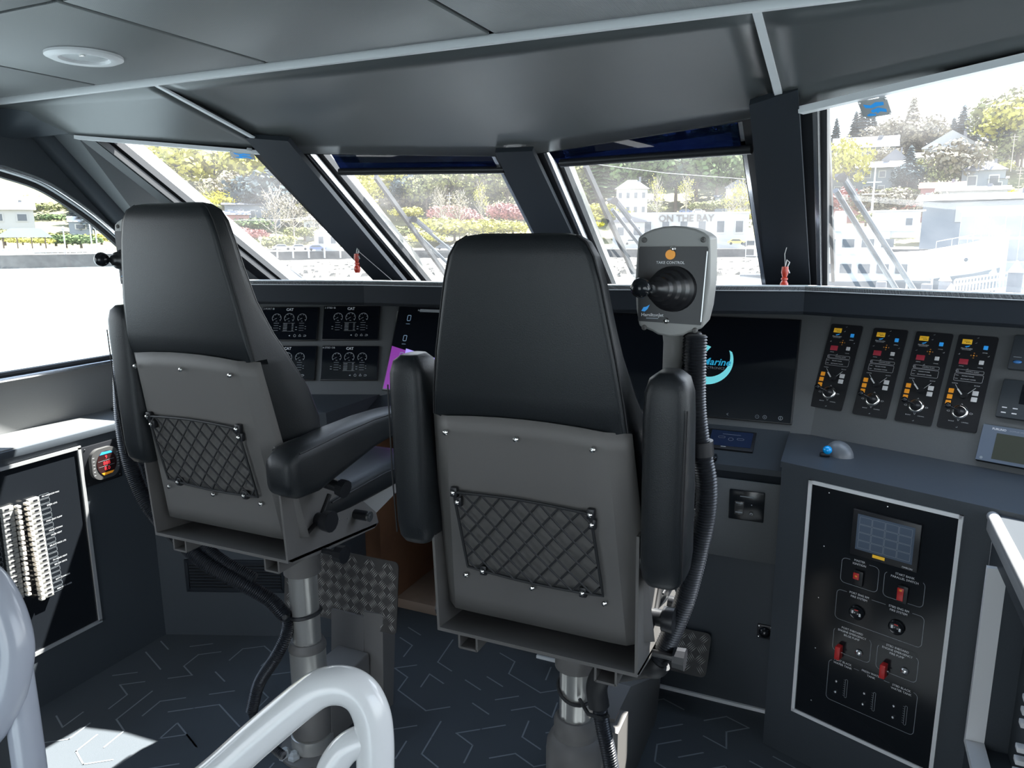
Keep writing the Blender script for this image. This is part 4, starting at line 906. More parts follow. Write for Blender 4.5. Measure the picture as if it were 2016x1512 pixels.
# ---------------------------------------------------------------- helm chairs
def rb(*a, **k): return MB().box(*a, **k)
def chair(X0, Y0, H, label, left_arm_down, right_arm_down, side, raised):
    """H lifts the seat; everything above the column moves with it"""
    t = thing('helm_chair', label, 'chair', (X0, Y0, 0), None)
    O = V((X0, Y0, H)); L = lambda x, y, z: O+V((x, y, z))
    # upholstered back: closed rounded rings, wider and deeper towards the seat
    lv = [(1.606, .085, .085, -.372, -.350), (1.602, .108, .104, -.385, -.332), (1.590, .128, .122, -.392, -.322), (1.565, .143, .136, -.394, -.316), (1.52, .156, .149, -.392, -.312), (1.46, .168, .163, -.388, -.306), (1.38, .184, .180, -.381, -.292),
          (1.30, .197, .198, -.372, -.262), (1.246, .203, .212, -.363, -.234), (1.234, .163, .214, -.361, -.228), (1.16, .163, .230, -.350, -.190), (1.08, .163, .238, -.338, -.165), (1.00, .163, .240, -.325, -.16), (.92, .163, .235, -.314, -.165), (.88, .16, .225, -.308, -.18)]
    rings = []
    for z, wb, wf, yb, yf in lv:
        yc = (yb+yf)/2; hy = (yf-yb)/2; P = []
        ws = wb+.002 if z > 1.24 else .206
        for sx_, sy_ in ((1, 1), (-1, 1), (-1, -1), (1, -1)):
            if (sx_, sy_) == (-1, -1): P.append(L(.01-ws, min(yb+.045, yc), z))
            ww = wf if sy_ > 0 else wb; r = min(.028 if sy_ > 0 else .013, hy*.9, ww*.5)
            a0 = {(1, 1): 0, (-1, 1): 90, (-1, -1): 180, (1, -1): 270}[(sx_, sy_)]
            for k in range(6):
                a = math.radians(a0+90*k/5); P.append(L(.01+sx_*(ww-r)+r*math.cos(a), yc+sy_*(hy-r)+r*math.sin(a), z))
        P.append(L(.01+ws, min(yb+.045, yc), z))
        rings.append(P)
    bk = MB().loft(rings).obj('backrest', M_leather, t, 50)
    for s in (-1, 1):
        p = MB(); p.tube([L(.01+s*(wb+.0005), yb+.008, z) for z, wb, wf, yb, yf in lv[1:9]], .0022, 6); p.obj('piping', M_stitch, bk)
        p = MB(); p.tube([L(.01+s*(wf+.001-.004), yf-.018, z) for z, wb, wf, yb, yf in lv[1:]], .0018, 6); p.obj('seam', M_stitch, bk)
    # bent metal back shell
    g = MB(); rows = 12; xs_ = [-.2, -.185, -.158, -.152, -.10, -.04, .01, .06, .12, .172, .178, .205, .22]; vs = []; fs = []
    for j in range(rows+1):
        f = j/rows
        for i, x in enumerate(xs_):
            zt = 1.244+.012*(1-((x-.01)/.2)**2); z = .785+(zt-.785)*f
            k = 1-.06*(1-f)*0; y = -.292+(-.368+.292)*f
            fl = max(0, abs(x-.01)-.165); y += fl*.62
            x2 = .01+(x-.01)*(1+(.17*(1-f) if fl > 0 else 0)); y += (.012*(1-f) if fl > .02 else 0)
            vs.append(L(x2, y-.006, z))
    n_ = len(xs_)
    for j in range(rows):
        for i in range(n_-1): a = j*n_+i; fs.append((a, a+1, a+n_+1, a+n_))
    sh = g.add(vs, fs).obj('back_shell', M_pow, t, 25); md = sh.modifiers.new('s', 'SOLIDIFY'); md.thickness = .003; md.offset = 1
    for x, z, y in ((-.157, 1.214, -.371), (-.002, 1.216, -.371), (.153, 1.213, -.371), (-.145, .884, -.318), (.01, .884, -.318), (.166, .882, -.318)): screw(t, L(x, y-.004, z), (0, -1, 0), .006)
    # elastic storage net
    ny = lambda z: -.292-(z-.785)*.166-.018
    c = [(-.150, 1.083), (.146, 1.080), (.165, .902), (-.135, .909)]
    def np_(u, v):
        x = (c[0][0]*(1-u)+c[1][0]*u)*(1-v)+(c[3][0]*(1-u)+c[2][0]*u)*v; z = (c[0][1]*(1-u)+c[1][1]*u)*(1-v)+(c[3][1]*(1-u)+c[2][1]*u)*v
        sag = .006*math.sin(PI*u)*(-1 if v < .5 else 1)*abs(v-.5)*2
        return L(x, ny(z)-.004*math.sin(PI*u)*math.sin(PI*v), z-sag)
    net = MB(); rim = [np_(k/12, 0) for k in range(12)]+[np_(1, k/8) for k in range(8)]+[np_(1-k/12, 1) for k in range(12)]+[np_(0, 1-k/8) for k in range(8)]
    net.tube(rim, .0032, 8, closed=True); nt_ = net.obj('storage_net', M_rub, t)
    asp = .296/.178; N = 7
    for s in (-1, 1):
        for k in range(-N, 2*N):
            pts = []
            for q in range(21):
                v = q/20; u = (k+.5)/N+s*(v-.5)*1.0*(1/asp)*.95+(0 if s > 0 else 0)
                if -.001 <= u <= 1.001: pts.append(np_(u, v)+V((0, -.0006*s, 0)))
            if len(pts) > 2: m = MB(); m.tube(pts, .0023, 5); m.obj('net_cord', M_rub, nt_)
    for u, v in ((0, 0), (1, 0), (.02, .12), (1, .12), (.12, 1), (.86, 1)):
        p = np_(u, v); m = MB(); m.box(p+V((0, .004, 0)), (.016, .012, .022), bev=.003); cl_ = m.obj('net_clip', M_blk, nt_); screw(t, p+V((0, -.004, 0)), (0, -1, 0), .0052)
    # side plates and tray
    for s in (-1, 1):
        poly = [(-.335, 1.04), (-.318, .742), (-.300, .728), (-.20, .712), (.05, .690), (.07, .70), (.06, .735), (-.085, .868), (-.13, .905), (-.20, 1.04)]
        if s > 0: X = .236
        else: X = -.222
        pl = MB().slab([L(X, y, z) for y, z in poly], (-s*.006, 0, 0)).obj('side_plate', M_pow, t, 20)
        sl = MB(); sl.tube([L(X+s*.0035, -.255, .785), L(X+s*.0035, -.19, .81), L(X+s*.0035, -.15, .86)], .006, 8); sl.obj('slot', M_seam, pl)
        kb = MB(); kb.cyl(L(X+s*.0, -.20, .808), L(X+s*.028, -.20, .808), .018, n=16); kb.cyl(L(X+s*.022, -.20, .808), L(X+s*.046, -.20, .808), .026, .028, n=12); kb.obj('lock_knob', M_blk, t)
        kb = MB(); kb.cyl(L(X, -.04, .765), L(X+s*.045, -.04, .765), .014, n=20); kb.obj('pivot_sleeve', M_blk, t); kb = MB(); kb.cyl(L(X+s*.045, -.04, .765), L(X+s*.051, -.04, .765), .0145, n=20); kb.cyl(L(X+s*.051, -.04, .765), L(X+s*.0515, -.04, .765), .006, n=12); kb.obj('pivot_cap', M_zinc, t)
        kb = MB(); kb.cyl(L(X-s*.01, -.185, .715), L(X+s*.06, -.185, .715), .008, n=10); kb.cyl(L(X+s*.045, -.185, .715), L(X+s*.07, -.185, .715), .022, .024, n=10); kb.obj('slide_knob', M_blk, t)
        for y, z in ((-.10, .84), (-.06, .83), (-.11, .775), (-.075, .765)): screw(t, L(X+s*.001, y, z), (s, 0, 0), .002)
    MB().slab([L(-.222, -.318, .742), L(.236, -.318, .742), L(.236, .06, .70), L(-.222, .06, .70)], (0, 0, -.008)).obj('tray', M_pow, t, 20)
    for x in (-.155, .165):
        r = MB(); 
        for dx in (-.022, .022): r.box(L(x+dx, -.12, .708), (.005, .36, .034))
        r.box(L(x, -.12, .692), (.044, .36, .005)); r.obj('slide_rail', M_pow, t)
    MB().box(L(.01, -.06, .70), (.27, .34, .028), bev=.006).obj('swivel_plate', M_pow, t)
    # seat cushion and pan
    rings = []
    for f, w_, zt in ((-.20, .20, .85), (-.19, .225, .862), (-.05, .235, .868), (.10, .238, .872), (.24, .238, .868), (.29, .236, .858), (.318, .228, .835), (.325, .21, .81)):
        zb = .775 if f < .3 else .785; zc = (zt+zb)/2; hz = (zt-zb)/2; P = []
        for k in range(28):
            a = 2*PI*k/28; ca_, sa_ = math.cos(a), math.sin(a); P.append(L(.01+w_*math.copysign(abs(ca_)**.35, ca_), f, zc+hz*math.copysign(abs(sa_)**.5, sa_)))
        rings.append(P)
    st = MB().loft(rings).obj('seat', M_leather, t, 60)
    for s in (-1, 1):
        p = MB(); p.tube([L(.01+s*.236, -.15, .838), L(.01+s*.240, .10, .846), L(.01+s*.240, .26, .838)], .0024, 6); p.obj('piping', M_stitch, st)
        MB().slab([L(s*.20+.01, -.12, .775), L(s*.20+.01, .24, .775), L(s*.20+.01, .22, .75), L(s*.20+.01, .02, .70), L(s*.20+.01, -.12, .70)], (s*.004, 0, 0)).obj('seat_pan', M_pow2, t, 20)
    # armrests, folded up or down
    for s, down in ((-1, left_arm_down), (1, right_arm_down)):
        xc = s*.278+(.004 if s > 0 else (.062 if raised else .022))
        if down:
            rings = []
            for y, zc, hz, hw in ((-.385, .985, .02, .022), (-.378, .985, .045, .038), (-.35, .985, .062, .044), (-.28, .985, .066, .046), (-.18, .998, .058, .046), (-.05, 1.012, .045, .045), (.06, 1.015, .036, .044), (.12, 1.013, .032, .042), (.145, 1.010, .022, .034), (.15, 1.01, .01, .02)):
                P = []
                for k in range(24):
                    a = 2*PI*k/24; ca_, sa_ = math.cos(a), math.sin(a); P.append(L(xc+hw*math.copysign(abs(ca_)**.5, ca_), y, zc+hz*math.copysign(abs(sa_)**.5, sa_)))
                rings.append(P)
            ar = MB().loft(rings).obj('armrest', M_leather, t, 60)
            for e in (-1, 1): p = MB(); p.tube([L(xc+e*.040, y, zc+hz*.82) for y, zc, hz in ((-.35, .985, .062), (-.28, .985, .066), (-.18, .998, .058), (-.05, 1.012, .045), (.06, 1.015, .036), (.12, 1.013, .032))], .002, 6); p.obj('seam', M_stitch, ar)
            kb = MB(); kb.cyl(L(xc-s*.03, -.20, .915), L(xc+s*.035, -.20, .905), .014, n=12); kb.cyl(L(xc+s*.03, -.20, .906), L(xc+s*.05, -.20, .902), .022, .024, 10); kb.obj('arm_knob', M_blk, t)
        else:
            rings = []
            for z, hw, y0, y1 in ((.945, .02, -.335, -.27), (.950, .032, -.35, -.25), (.965, .041, -.36, -.235), (1.0, .044, -.366, -.23), (1.10, .044, -.37, -.24), (1.20, .044, -.372, -.26), (1.28, .044, -.374, -.275), (1.325, .042, -.374, -.28), (1.350, .034, -.37, -.285), (1.362, .018, -.36, -.295)):
                P = []; yc = (y0+y1)/2; hy = (y1-y0)/2
                for k in range(24):
                    a = 2*PI*k/24; ca_, sa_ = math.cos(a), math.sin(a); P.append(L(xc+hw*math.copysign(abs(ca_)**.55, ca_), yc+hy*math.copysign(abs(sa_)**.55, sa_), z))
                rings.append(P)
            ar = MB().loft(rings).obj('armrest', M_leather, t, 60)
            p = MB(); p.tube([L(xc+s*.040, yb_-.001, z) for z, yb_ in ((.97, -.352), (1.1, -.362), (1.2, -.364), (1.3, -.366))], .0016, 6); p.obj('seam', M_stitch, ar)
        hb = MB(); hb.cyl(L(s*.225+.01, -.31, .985), L(xc, -.31, .985), .02, n=16); hb.obj('arm_hinge', M_blk, t)
    # joystick box on its post
    bx = (.245 if side > 0 else -.365); by = -.17
    if side > 0: z1, z0 = 1.618, 1.402
    else: z1, z0 = 1.585, 1.37
    hw = .069; hh = (z1-z0)/2; zc = (z1+z0)/2
    Mx = Matrix.Translation(L(bx, by, zc)) @ Matrix.Rotation(math.radians(4), 4, 'Z')
    Mx = Mx @ Matrix(((1, 0, 0, 0), (0, 0, -1, 0), (0, 1, 0, 0), (0, 0, 0, 1)))      # x right, y up, z towards the stern
    prof = []
    for k in range(9): a = math.radians(155-130*k/8); prof.append((hw*math.cos(a)/math.cos(math.radians(25)), hh*.80+hh*.26*(math.sin(a)-math.sin(math.radians(25)))/(1-math.sin(math.radians(25)))*.8))
    side_r = [(hw*1.03, hh*.5), (hw*1.06, 0), (hw*1.0, -hh*.5), (hw*.9, -hh*.82)]
    bot = [(hw*.55*math.cos(math.radians(-a))/1.0, -hh*.86-hh*.14*math.sin(math.radians(a))) for a in (20, 50, 90, 130, 160)]
    outline = prof+side_r+bot+[(-x, y) for x, y in side_r[::-1]]
    bxo = MB().prism(outline, -.15, 0, Mx).obj('joystick_box', M_pow2, t, 35); bv = bxo.modifiers.new('b', 'BEVEL'); bv.width = .004; bv.segments = 2; bv.limit_method = 'ANGLE'
    MB().prism([(-hw*.93, -hh*.72), (hw*.86, -hh*.76), (hw*.97, hh*.60), (hw*.94, hh*.64), (-hw*.93, hh*.64), (-hw*.97, hh*.60)], 0, .004, Mx).obj('box_face', M_blk, bxo, 20)
    bar_ = MB(); bar(bar_, Mx @ V((hw*.86, -hh*.70, .004)), Mx @ V((hw*.95, hh*.56, .004)), .002, Mx.col[2].to_3d(), .002); bar_.obj('edge_strip', M_alu, bxo)
    bt = MB(); bt.cyl(Mx @ V((-.004, hh*.50, .004)), Mx @ V((-.004, hh*.50, .009)), .0095, n=24); bt.obj('orange_button', M_or, bxo)
    text('TAKE CONTROL', Mx, -.004, hh*.355, .0052, M_ink, bxo, z=.0046, bold=.0001)
    J = Mx @ T(.004, -hh*.12, 0); bo = MB(); tilt = Matrix.Rotation(math.radians(-28), 4, 'Y') @ Matrix.Rotation(math.radians(6), 4, 'X')
    rr_ = []
    for k, (r, z) in enumerate(((.045, .004), (.044, .012), (.038, .015), (.037, .024), (.031, .027), (.030, .036), (.024, .039), (.023, .047), (.016, .050), (.014, .056), (.008, .060))):
        off = V((-.30*max(0, z-.006), .03*z, 0)); rr_.append([J @ (V((r*math.cos(2*PI*i/28), r*math.sin(2*PI*i/28), z))+off*2.0) for i in range(28)])
    bo.loft(rr_).obj('rubber_boot', mat('boot rubber', (.012, .012, .014), .28), bxo, 30)
    s_ = MB(); a = J @ V((-.030, .002, .052)); b2 = J @ V((-.052, .006, .072)); s_.cyl(a, b2, .005, n=10); s_.ball(b2, .0195, 24); s_.obj('joystick', M_gblk, bxo)
    text('HamiltonJet', Mx, -hw*.52, -hh*.60, .0066, M_ink, bxo, z=.0046, bold=.0001); G2(Mx, .0046).rect(-hw*.52, -hh*.66, .024, .0022).obj('small_print', M_inkg, bxo)
    G2(Mx, .0047).poly([(-hw*.84, -hh*.53), (-hw*.78, -hh*.46), (-hw*.70, -hh*.45), (-hw*.6, -hh*.41), (-hw*.66, -hh*.49), (-hw*.74, -hh*.54)]).obj('bird_emblem', M_blu, bxo)
    for x, y in ((0, hh*.60), (-hw*.12, -hh*.70)): screw(bxo, Mx @ V((x, y, .004)), Mx.col[2].to_3d(), .0062)
    for x, y in ((hw*.82, hh*.76), (-hw*.82, hh*.76), (hw*.7, -hh*.86), (-hw*.75, -hh*.84)): screw(bxo, Mx @ V((x, y, .0)), Mx.col[2].to_3d(), .0055, m=M_pow)
    pb = Mx @ V((0, -hh*.9, -.06))
    po = MB(); po.lathe([(.034, 0), (.024, -.012), (.0215, -.03), (.0215, -.42), (.018, -.425)], 20, Matrix.Translation(pb)); po.obj('joystick_post', M_pow2, t)
    MB().box(pb+V((-side*.03, 0, -.40)), (.09, .04, .05), bev=.006).obj('post_clamp', M_pow, t)
    # column
    tr = MB(); tr.lathe([(.105, .70), (.10, .672), (.075, .655), (.062, .63), (.056, .60), (.056, .52 if not raised else .53)], 28, Matrix.Translation(O)); tr.obj('column_head', M_pow, t)
    P0 = V((X0, Y0, 0))
    top = .60+H
    tb_ = MB(); pr_ = []
    for k in range(48):
        a = 2*PI*k/48; r = .0435 if k % 8 else .0415; pr_.append((r*math.cos(a), r*math.sin(a)))
    tb_.prism(pr_, .15, top, Matrix.Translation(P0)).obj('inner_column', M_post, t, 40)
    if raised:
        MB().lathe([(.0555, .165), (.0555, .350)], 28, Matrix.Translation(P0)).obj('outer_sleeve', M_post, t)
        MB().lathe([(.0555, .350), (.058, .352), (.058, .362), (.050, .378), (.044, .378)], 28, Matrix.Translation(P0)).obj('collar', M_pow, t)
        MB().lathe([(.060, .062), (.064, .066), (.066, .15), (.064, .166), (.056, .170)], 28, Matrix.Translation(P0)).obj('base_housing', M_pow, t)
        MB().lathe([(.068, .012), (.068, .060), (.060, .062)], 28, Matrix.Translation(P0)).obj('base_ring', M_post, t)
        MB().lathe([(.105, 0), (.104, .008), (.085, .012), (.07, .014)], 32, Matrix.Translation(P0)).obj('floor_flange', M_pow, t)
    else:
        MB().lathe([(.058, .335), (.058, .365), (.050, .378), (.044, .378)], 28, Matrix.Translation(P0)).obj('collar', M_pow, t)
        hs = MB().lathe([(.078, .0), (.078, .28), (.076, .30), (.068, .318), (.060, .326), (.058, .338)], 32, Matrix.Translation(P0)).obj('base_housing', M_pow, t)
        lvp = MB(); Mh = frame(P0+V((0.012, -.0785, .245)), (1, 0, -.35), (.35, 0, 1)); lvp.prism(rrpts(0, 0, .082, .024, .011), -.012, .004, Mh); lvp.obj('latch_recess', M_blk, hs)
        lh = MB(); lh.cyl(P0+V((.03, -.082, .22)), P0+V((.045, -.085, .245)), .007, n=12); lh.cyl(P0+V((.028, -.08, .218)), P0+V((.028, -.09, .218)), .007, n=14); lh.obj('latch_lever', M_zinc, hs)
        MB().lathe([(.105, 0), (.104, .008), (.08, .012)], 32, Matrix.Translation(P0)).obj('floor_flange', M_pow, t)
    return t, L
CH_L, LL = chair(-1.44, 1.64, .075, 'raised black leather helm chair at left with its right armrest lowered', False, True, -1, True)
CH_R, LR = chair(-0.555, 1.63, 0, 'nearer black leather helm chair right of centre with both armrests folded up', False, False, 1, False)
# front gearbox cover and foot plates
def foot(t, P0, q, nv, cov, lab):
    MB().slab(cov, (0, 0.0, -0.012)).obj('cover_top', M_pow, t, 20) if False else None
    u = (q[1]-q[0]).normalized(); v = (q[3]-q[0]); M = frame(q[0], u, v); w = (q[1]-q[0]).length; h = (M.inverted() @ q[3]).y
    pl = MB().prism([(w/2+x, h/2+y) for x, y in rrpts(0, 0, w, h, .018)], -.004, 0, M).obj('foot_plate', M_tread, t, 20)
    b_ = MB(); k = 0; p = .036
    for i in range(int(w/p)+1):
        for j in range(int(h/p)+1):
            cx, cy = p*(i+.5), p*(j+.5)
            if cx > w+.01 or cy > h+.01: continue
            a = math.radians(50 if (i+j) % 2 else -50); d = Vector((math.cos(a), math.sin(a))); n = Vector((-d.y, d.x))
            for s in (-2, -1, 0, 1, 2):
                c = Vector((cx, cy))+n*s*.0060; a1_, a2_ = c-d*.0150, c+d*.0150
                if min(a1_.x, a2_.x) < .004 or max(a1_.x, a2_.x) > w-.004 or min(a1_.y, a2_.y) < .004 or max(a1_.y, a2_.y) > h-.004: continue
                vs = [M @ V((*a1_, 0)), M @ V((*(c-n*.0014), 0)), M @ V((*a2_, 0)), M @ V((*(c+n*.0014), 0)), M @ V((*c, .0016))]
                b_.add(vs, [(0, 1, 4), (1, 2, 4), (2, 3, 4), (3, 0, 4)])
    o = b_.obj('tread_bars', M_treadb, pl, 0); o['kind'] = 'stuff'
    return pl
q = [V((-1.75, 1.885, .298)), V((-1.276, 1.885, .298)), V((-1.276, 1.915, .545)), V((-1.75, 1.915, .545))]
foot(CH_L, None, q, None, None, '')
q = [V((-.80, 2.285, .15)), V((-.325, 2.285, .15)), V((-.325, 2.378, .262)), V((-.80, 2.378, .262))]
foot(CH_R, None, q, None, None, '')
MB().slab([V((-1.535, 1.86, .10)), V((-1.40, 1.86, .10)), V((-1.40, 1.88, .34)), V((-1.535, 1.88, .34))], (0, .012, 0)).obj('foot_bracket', M_pow, CH_L, 20)
MB().slab([V((-1.40, 1.86, .0)), V((-1.40, 1.92, .0)), V((-1.40, 1.96, .36)), V((-1.40, 1.88, .36))], (.07, .01, 0)).obj('foot_post', M_pow, CH_L, 20)
MB().box((-1.44, 1.76, .12), (.13, .22, .20), bev=.008).obj('gear_cover', M_pow, CH_L)
MB().slab([V((-.61, 1.66, 0)), V((-.45, 1.66, 0)), V((-.45, 1.66, .33)), V((-.61, 1.66, .33))], (0, .10, .0)).obj('gear_cover', M_pow, CH_R, 20)
MB().prism([(1.68, 0), (2.22, 0), (2.27, .14), (2.20, .17), (1.86, .34), (1.70, .34)], 0, .13, Matrix(((0, 0, 1, -.60), (1, 0, 0, 0), (0, 1, 0, 0), (0, 0, 0, 1)))).obj('foot_bracket', M_pow, CH_R, 20)
MB().box((-.54, 2.28, .19), (.14, .16, .016), Matrix.Identity(4), .003).obj('plate_support', M_pow, CH_R)
# conduits running from the joystick boxes to the floor
def hose(t, pts, r, name='conduit'):
    m = MB(); conduit(m, pts, r); return m.obj(name, M_hose, t, 60)
Y = 1.47
hp = [on_y(*p, Y) for p in ((1371, 660), (1369, 720), (1369, 800), (1378, 880), (1391, 950), (1388, 1020), (1377, 1070), (1362, 1130), (1345, 1190), (1318, 1255), (1290, 1312))]
h1 = hose(CH_R, hp, .0205)
h1b = hose(CH_R, [p+V((-.016, .045, 0)) for p in hp[:6]], .018)
m = MB(); m.cyl(on_y(1378, 868, Y), on_y(1380, 896, Y), .0265, n=20); m.obj('conduit_clip', M_blk, CH_R)
e0 = hp[-1]; yb0 = 1.50
m = MB(); m.tube(smooth_path([e0+V((0.01, 0, .015)), e0, V((-.345, 1.50, .645)), V((-.41, 1.53, .60)), V((-.455, 1.545, .575)), V((-.475, 1.548, .53)), V((-.468, 1.545, .48))], 8), .026, 16); m.obj('rubber_elbow', M_rub, CH_R)
hose(CH_R, [V((-.468, 1.545, .49)), V((-.455, 1.54, .43)), V((-.430, 1.53, .34)), V((-.415, 1.52, .24)), V((-.413, 1.515, .12)), V((-.415, 1.515, .0))], .0175)
m = MB(); m.tube([V((-.555+.048*math.cos(a)+(-.0 if True else 0), 1.63+.048*math.sin(a), .455+.02*math.cos(a-2.2))) for a in [2*PI*k/24 for k in range(24)]], .0045, 6, closed=True)
m.obj('strap', M_rub, CH_R); m = MB(); m.tube([V((-.51, 1.60, .455)), V((-.47, 1.565, .47)), V((-.44, 1.53, .47)), V((-.45, 1.515, .47)), V((-.49, 1.53, .462)), V((-.53, 1.585, .455))], .005, 6); m.obj('strap_loop', M_rub, CH_R)
Yl = 1.50
lp = [on_y(*p, Yl) for p in ((240, 620), (238, 760), (245, 860), (262, 930), (295, 1000), (340, 1050))]+[on_y(400, 1105, 1.50), on_y(470, 1145, 1.53), on_y(530, 1180, 1.57), on_y(560, 1210, 1.585)]
hose(CH_L, lp, .021); hose(CH_L, [p+V((.035, .03, .0)) for p in lp[2:8]], .018)
hose(CH_L, [on_y(560, 1205, 1.59), on_y(566, 1240, 1.59), on_y(545, 1290, 1.56), on_y(510, 1345, 1.54), on_y(495, 1400, 1.52)], .018)
hose(CH_L, [on_y(495, 1395, 1.52), on_y(505, 1430, 1.50), on_y(530, 1465, 1.47), on_y(560, 1490, 1.46)], .012)
m = MB(); m.tube([V((-1.44+.047*math.cos(a), 1.64+.047*math.sin(a), .468+.008*math.cos(a))) for a in [2*PI*k/24 for k in range(24)]], .0062, 6, closed=True); m.tube([V((-1.48, 1.61, .462)), on_y(560, 1215, 1.57)], .008, 8); m.obj('strap', M_rub, CH_L)
for p in ((562, 1492), (580, 1498)):
    m = MB(); a = on_z(*p, 0.0); m.lathe([(.020, 0), (.020, .018), (.014, .022), (.013, .03), (.008, .034)], 6, Matrix.Translation(a)); tag(m.obj('cable_gland', mat('pale plastic', (.4, .42, .43), .4)), 'pale cable gland on the floor beside the left chair base, '+('left of the pair' if p[0] < 570 else 'right of the pair'), 'cable fitting', 'cable glands at the left chair base')
# ---------------------------------------------------------------- railings in the foreground
dd = .76
def rail(nm, label, paths, m, r):
    t = thing(nm, label, 'railing', at_depth(*paths[0][0][0], dd))
    for k, (pp, d_, rr2, e0, e1) in enumerate(paths):
        q = smooth_path([at_depth(x, y, d_) for x, y in pp], 8)
        if e0: q = [V((q[0].x+e0*.12, q[0].y-.04, .0)), V((q[0].x+e0*.10, q[0].y-.03, q[0].z-.25))]+q
        if e1: q = q+[V((q[-1].x, q[-1].y, 0.0))]
        mm = MB(); mm.tube(q, rr2, 20); mm.obj('tube', m, t, 60)
    return t
R1 = .0195
rail('handrail', 'white painted tube handrail curving up at the bottom of the picture', [([(330, 1600), (420, 1530), (510, 1450), (600, 1375), (640, 1352), (680, 1350), (712, 1368), (731, 1405), (738, 1450), (739, 1512), (737, 1640)], dd, R1, -1, 1), ([(640, 1560), (655, 1510), (680, 1475), (710, 1458), (732, 1452)], dd, R1*.8, -.3, 0)], M_white, R1)
rail('handrail', 'grey painted tube handrail at the bottom left corner', [([(-60, 1120), (-20, 1150), (10, 1200), (28, 1260), (28, 1310), (14, 1370), (-10, 1420), (-60, 1480)], .80, .0185, -1, 1), ([(22, 1240), (30, 1310), (46, 1420), (62, 1540), (72, 1640)], .815, .0165, 0, 1)], M_greyp, R1)
# ---------------------------------------------------------------- the harbour outside
rx = random.Random(11)
ZW = -4.2; ZG = -1.8
M_water = mat('harbour water', (0.2, 0.24, 0.25), 0.25, spec=0.6)
for _n in M_water.node_tree.nodes: pass
_wt = M_water.node_tree; _n1 = _wt.nodes.new('ShaderNodeTexNoise'); _n1.inputs['Scale'].default_value = 0.5; _n1.inputs['Detail'].default_value = 5; _tc = _wt.nodes.new('ShaderNodeTexCoord'); _bp = _wt.nodes.new('ShaderNodeBump'); _bp.inputs['Distance'].default_value = 0.5; _bp.inputs['Strength'].default_value = 0.8
_wt.links.new(_tc.outputs['Object'], _n1.inputs['Vector']); _wt.links.new(_n1.outputs['Fac'], _bp.inputs['Height']); _wt.links.new(_bp.outputs[0], _wt.nodes['Principled BSDF'].inputs['Normal'])
M_hill = mat('hillside grass', (0.12, 0.11, 0.05), 0.95, noise=0.55, nscale=0.12)
M_rock = mat('tidal rocks', (0.075, 0.068, 0.055), 0.9, noise=0.6, nscale=1.2)
M_quay = mat('seawall stone', (0.05, 0.05, 0.048), 0.9, noise=0.5, nscale=0.8)
M_road = mat('pale paving', (0.17, 0.165, 0.15), 0.9)
M_hw = mat('house white', (0.30, 0.30, 0.29), 0.8); M_hy = mat('house cream', (0.40, 0.34, 0.2), 0.8); M_hg = mat('house grey blue', (0.14, 0.16, 0.18), 0.8); M_hr = mat('house rose', (0.22, 0.11, 0.1), 0.8)
M_rfg = mat('roof grey', (0.13, 0.13, 0.14), 0.8); M_rfw = mat('roof pale', (0.3, 0.3, 0.3), 0.7); M_rfr = mat('roof rust', (0.28, 0.1, 0.08), 0.8); M_rfd = mat('roof dark', (0.05, 0.055, 0.065), 0.8)
M_win = mat('far window', (0.04, 0.05, 0.06), 0.2); M_shipw = mat('ship white', (0.4, 0.4, 0.4), 0.5); M_hull = mat('ship hull grey', (0.12, 0.13, 0.14), 0.6)
M_ltrunk = mat('bark', (0.10, 0.075, 0.055), 0.9); M_ltrunk2 = mat('pale bark', (0.26, 0.23, 0.19), 0.9)
LEAF = {'yellow': (0.31, 0.29, 0.06), 'bright': (0.58, 0.52, 0.03), 'olive': (0.14, 0.145, 0.055), 'conifer': (0.03, 0.052, 0.038), 'blue': (0.035, 0.05, 0.055), 'bare': (0.17, 0.15, 0.11), 'rose': (0.28, 0.13, 0.12), 'green': (0.08, 0.115, 0.045)}
ML_f = {k: mat('leaves '+k, c, 0.85, noise=0.45, nscale=0.7, spec=0.1) for k, c in LEAF.items()}
water = struct(MB().poly([V((-900, -300, ZW)), V((900, -300, ZW)), V((900, 900, ZW)), V((-900, 900, ZW))]).obj('water', M_water))
def az_dir(px): r = ray(px, 470); h = math.hypot(r.x, r.y); return V((r.x/h, r.y/h, 0))
def pol(px, d, z): q = az_dir(px)*d; return V((EYE.x+q.x, EYE.y+q.y, z))
def gz(px, d):
    w = min(1, max(0, (px-300)/1300)); k = [(0, ZW-.4), (182.9, ZW+.5), (183, ZG), (232, ZG+.2), (300, 9-4*w), (330, 20-2*w), (400, 44-8*w), (470, 68-20*w), (600, 84-32*w), (800, 92-36*w)]
    for i in range(len(k)-1):
        if d <= k[i+1][0]: f = (d-k[i][0])/(k[i+1][0]-k[i][0]); return k[i][1]+(k[i+1][1]-k[i][1])*f
    return k[-1][1]
pxs = list(range(-600, 2800, 80)); ds = [232, 262, 300, 330, 365, 400, 435, 470, 530, 600, 800]
vs = []; fs = []
for j, d in enumerate(ds):
    for i, p in enumerate(pxs): vs.append(pol(p, d, gz(p, d)+(rx.uniform(-1.2, 1.2) if 0 < j else 0)))
W_ = len(pxs)
for j in range(len(ds)-1):
    for i in range(W_-1): a = j*W_+i; fs.append((a, a+1, a+W_+1, a+W_))
hill = struct(MB().add(vs, fs).obj('hillside', M_hill, None, 80))
vs = [pol(p, 183, ZG) for p in pxs]+[pol(p, 232, ZG+.2) for p in pxs]; fs = [(i, i+1, W_+i+1, W_+i) for i in range(W_-1)]
struct(MB().add(vs, fs).obj('waterfront_road', M_road, None, 0))
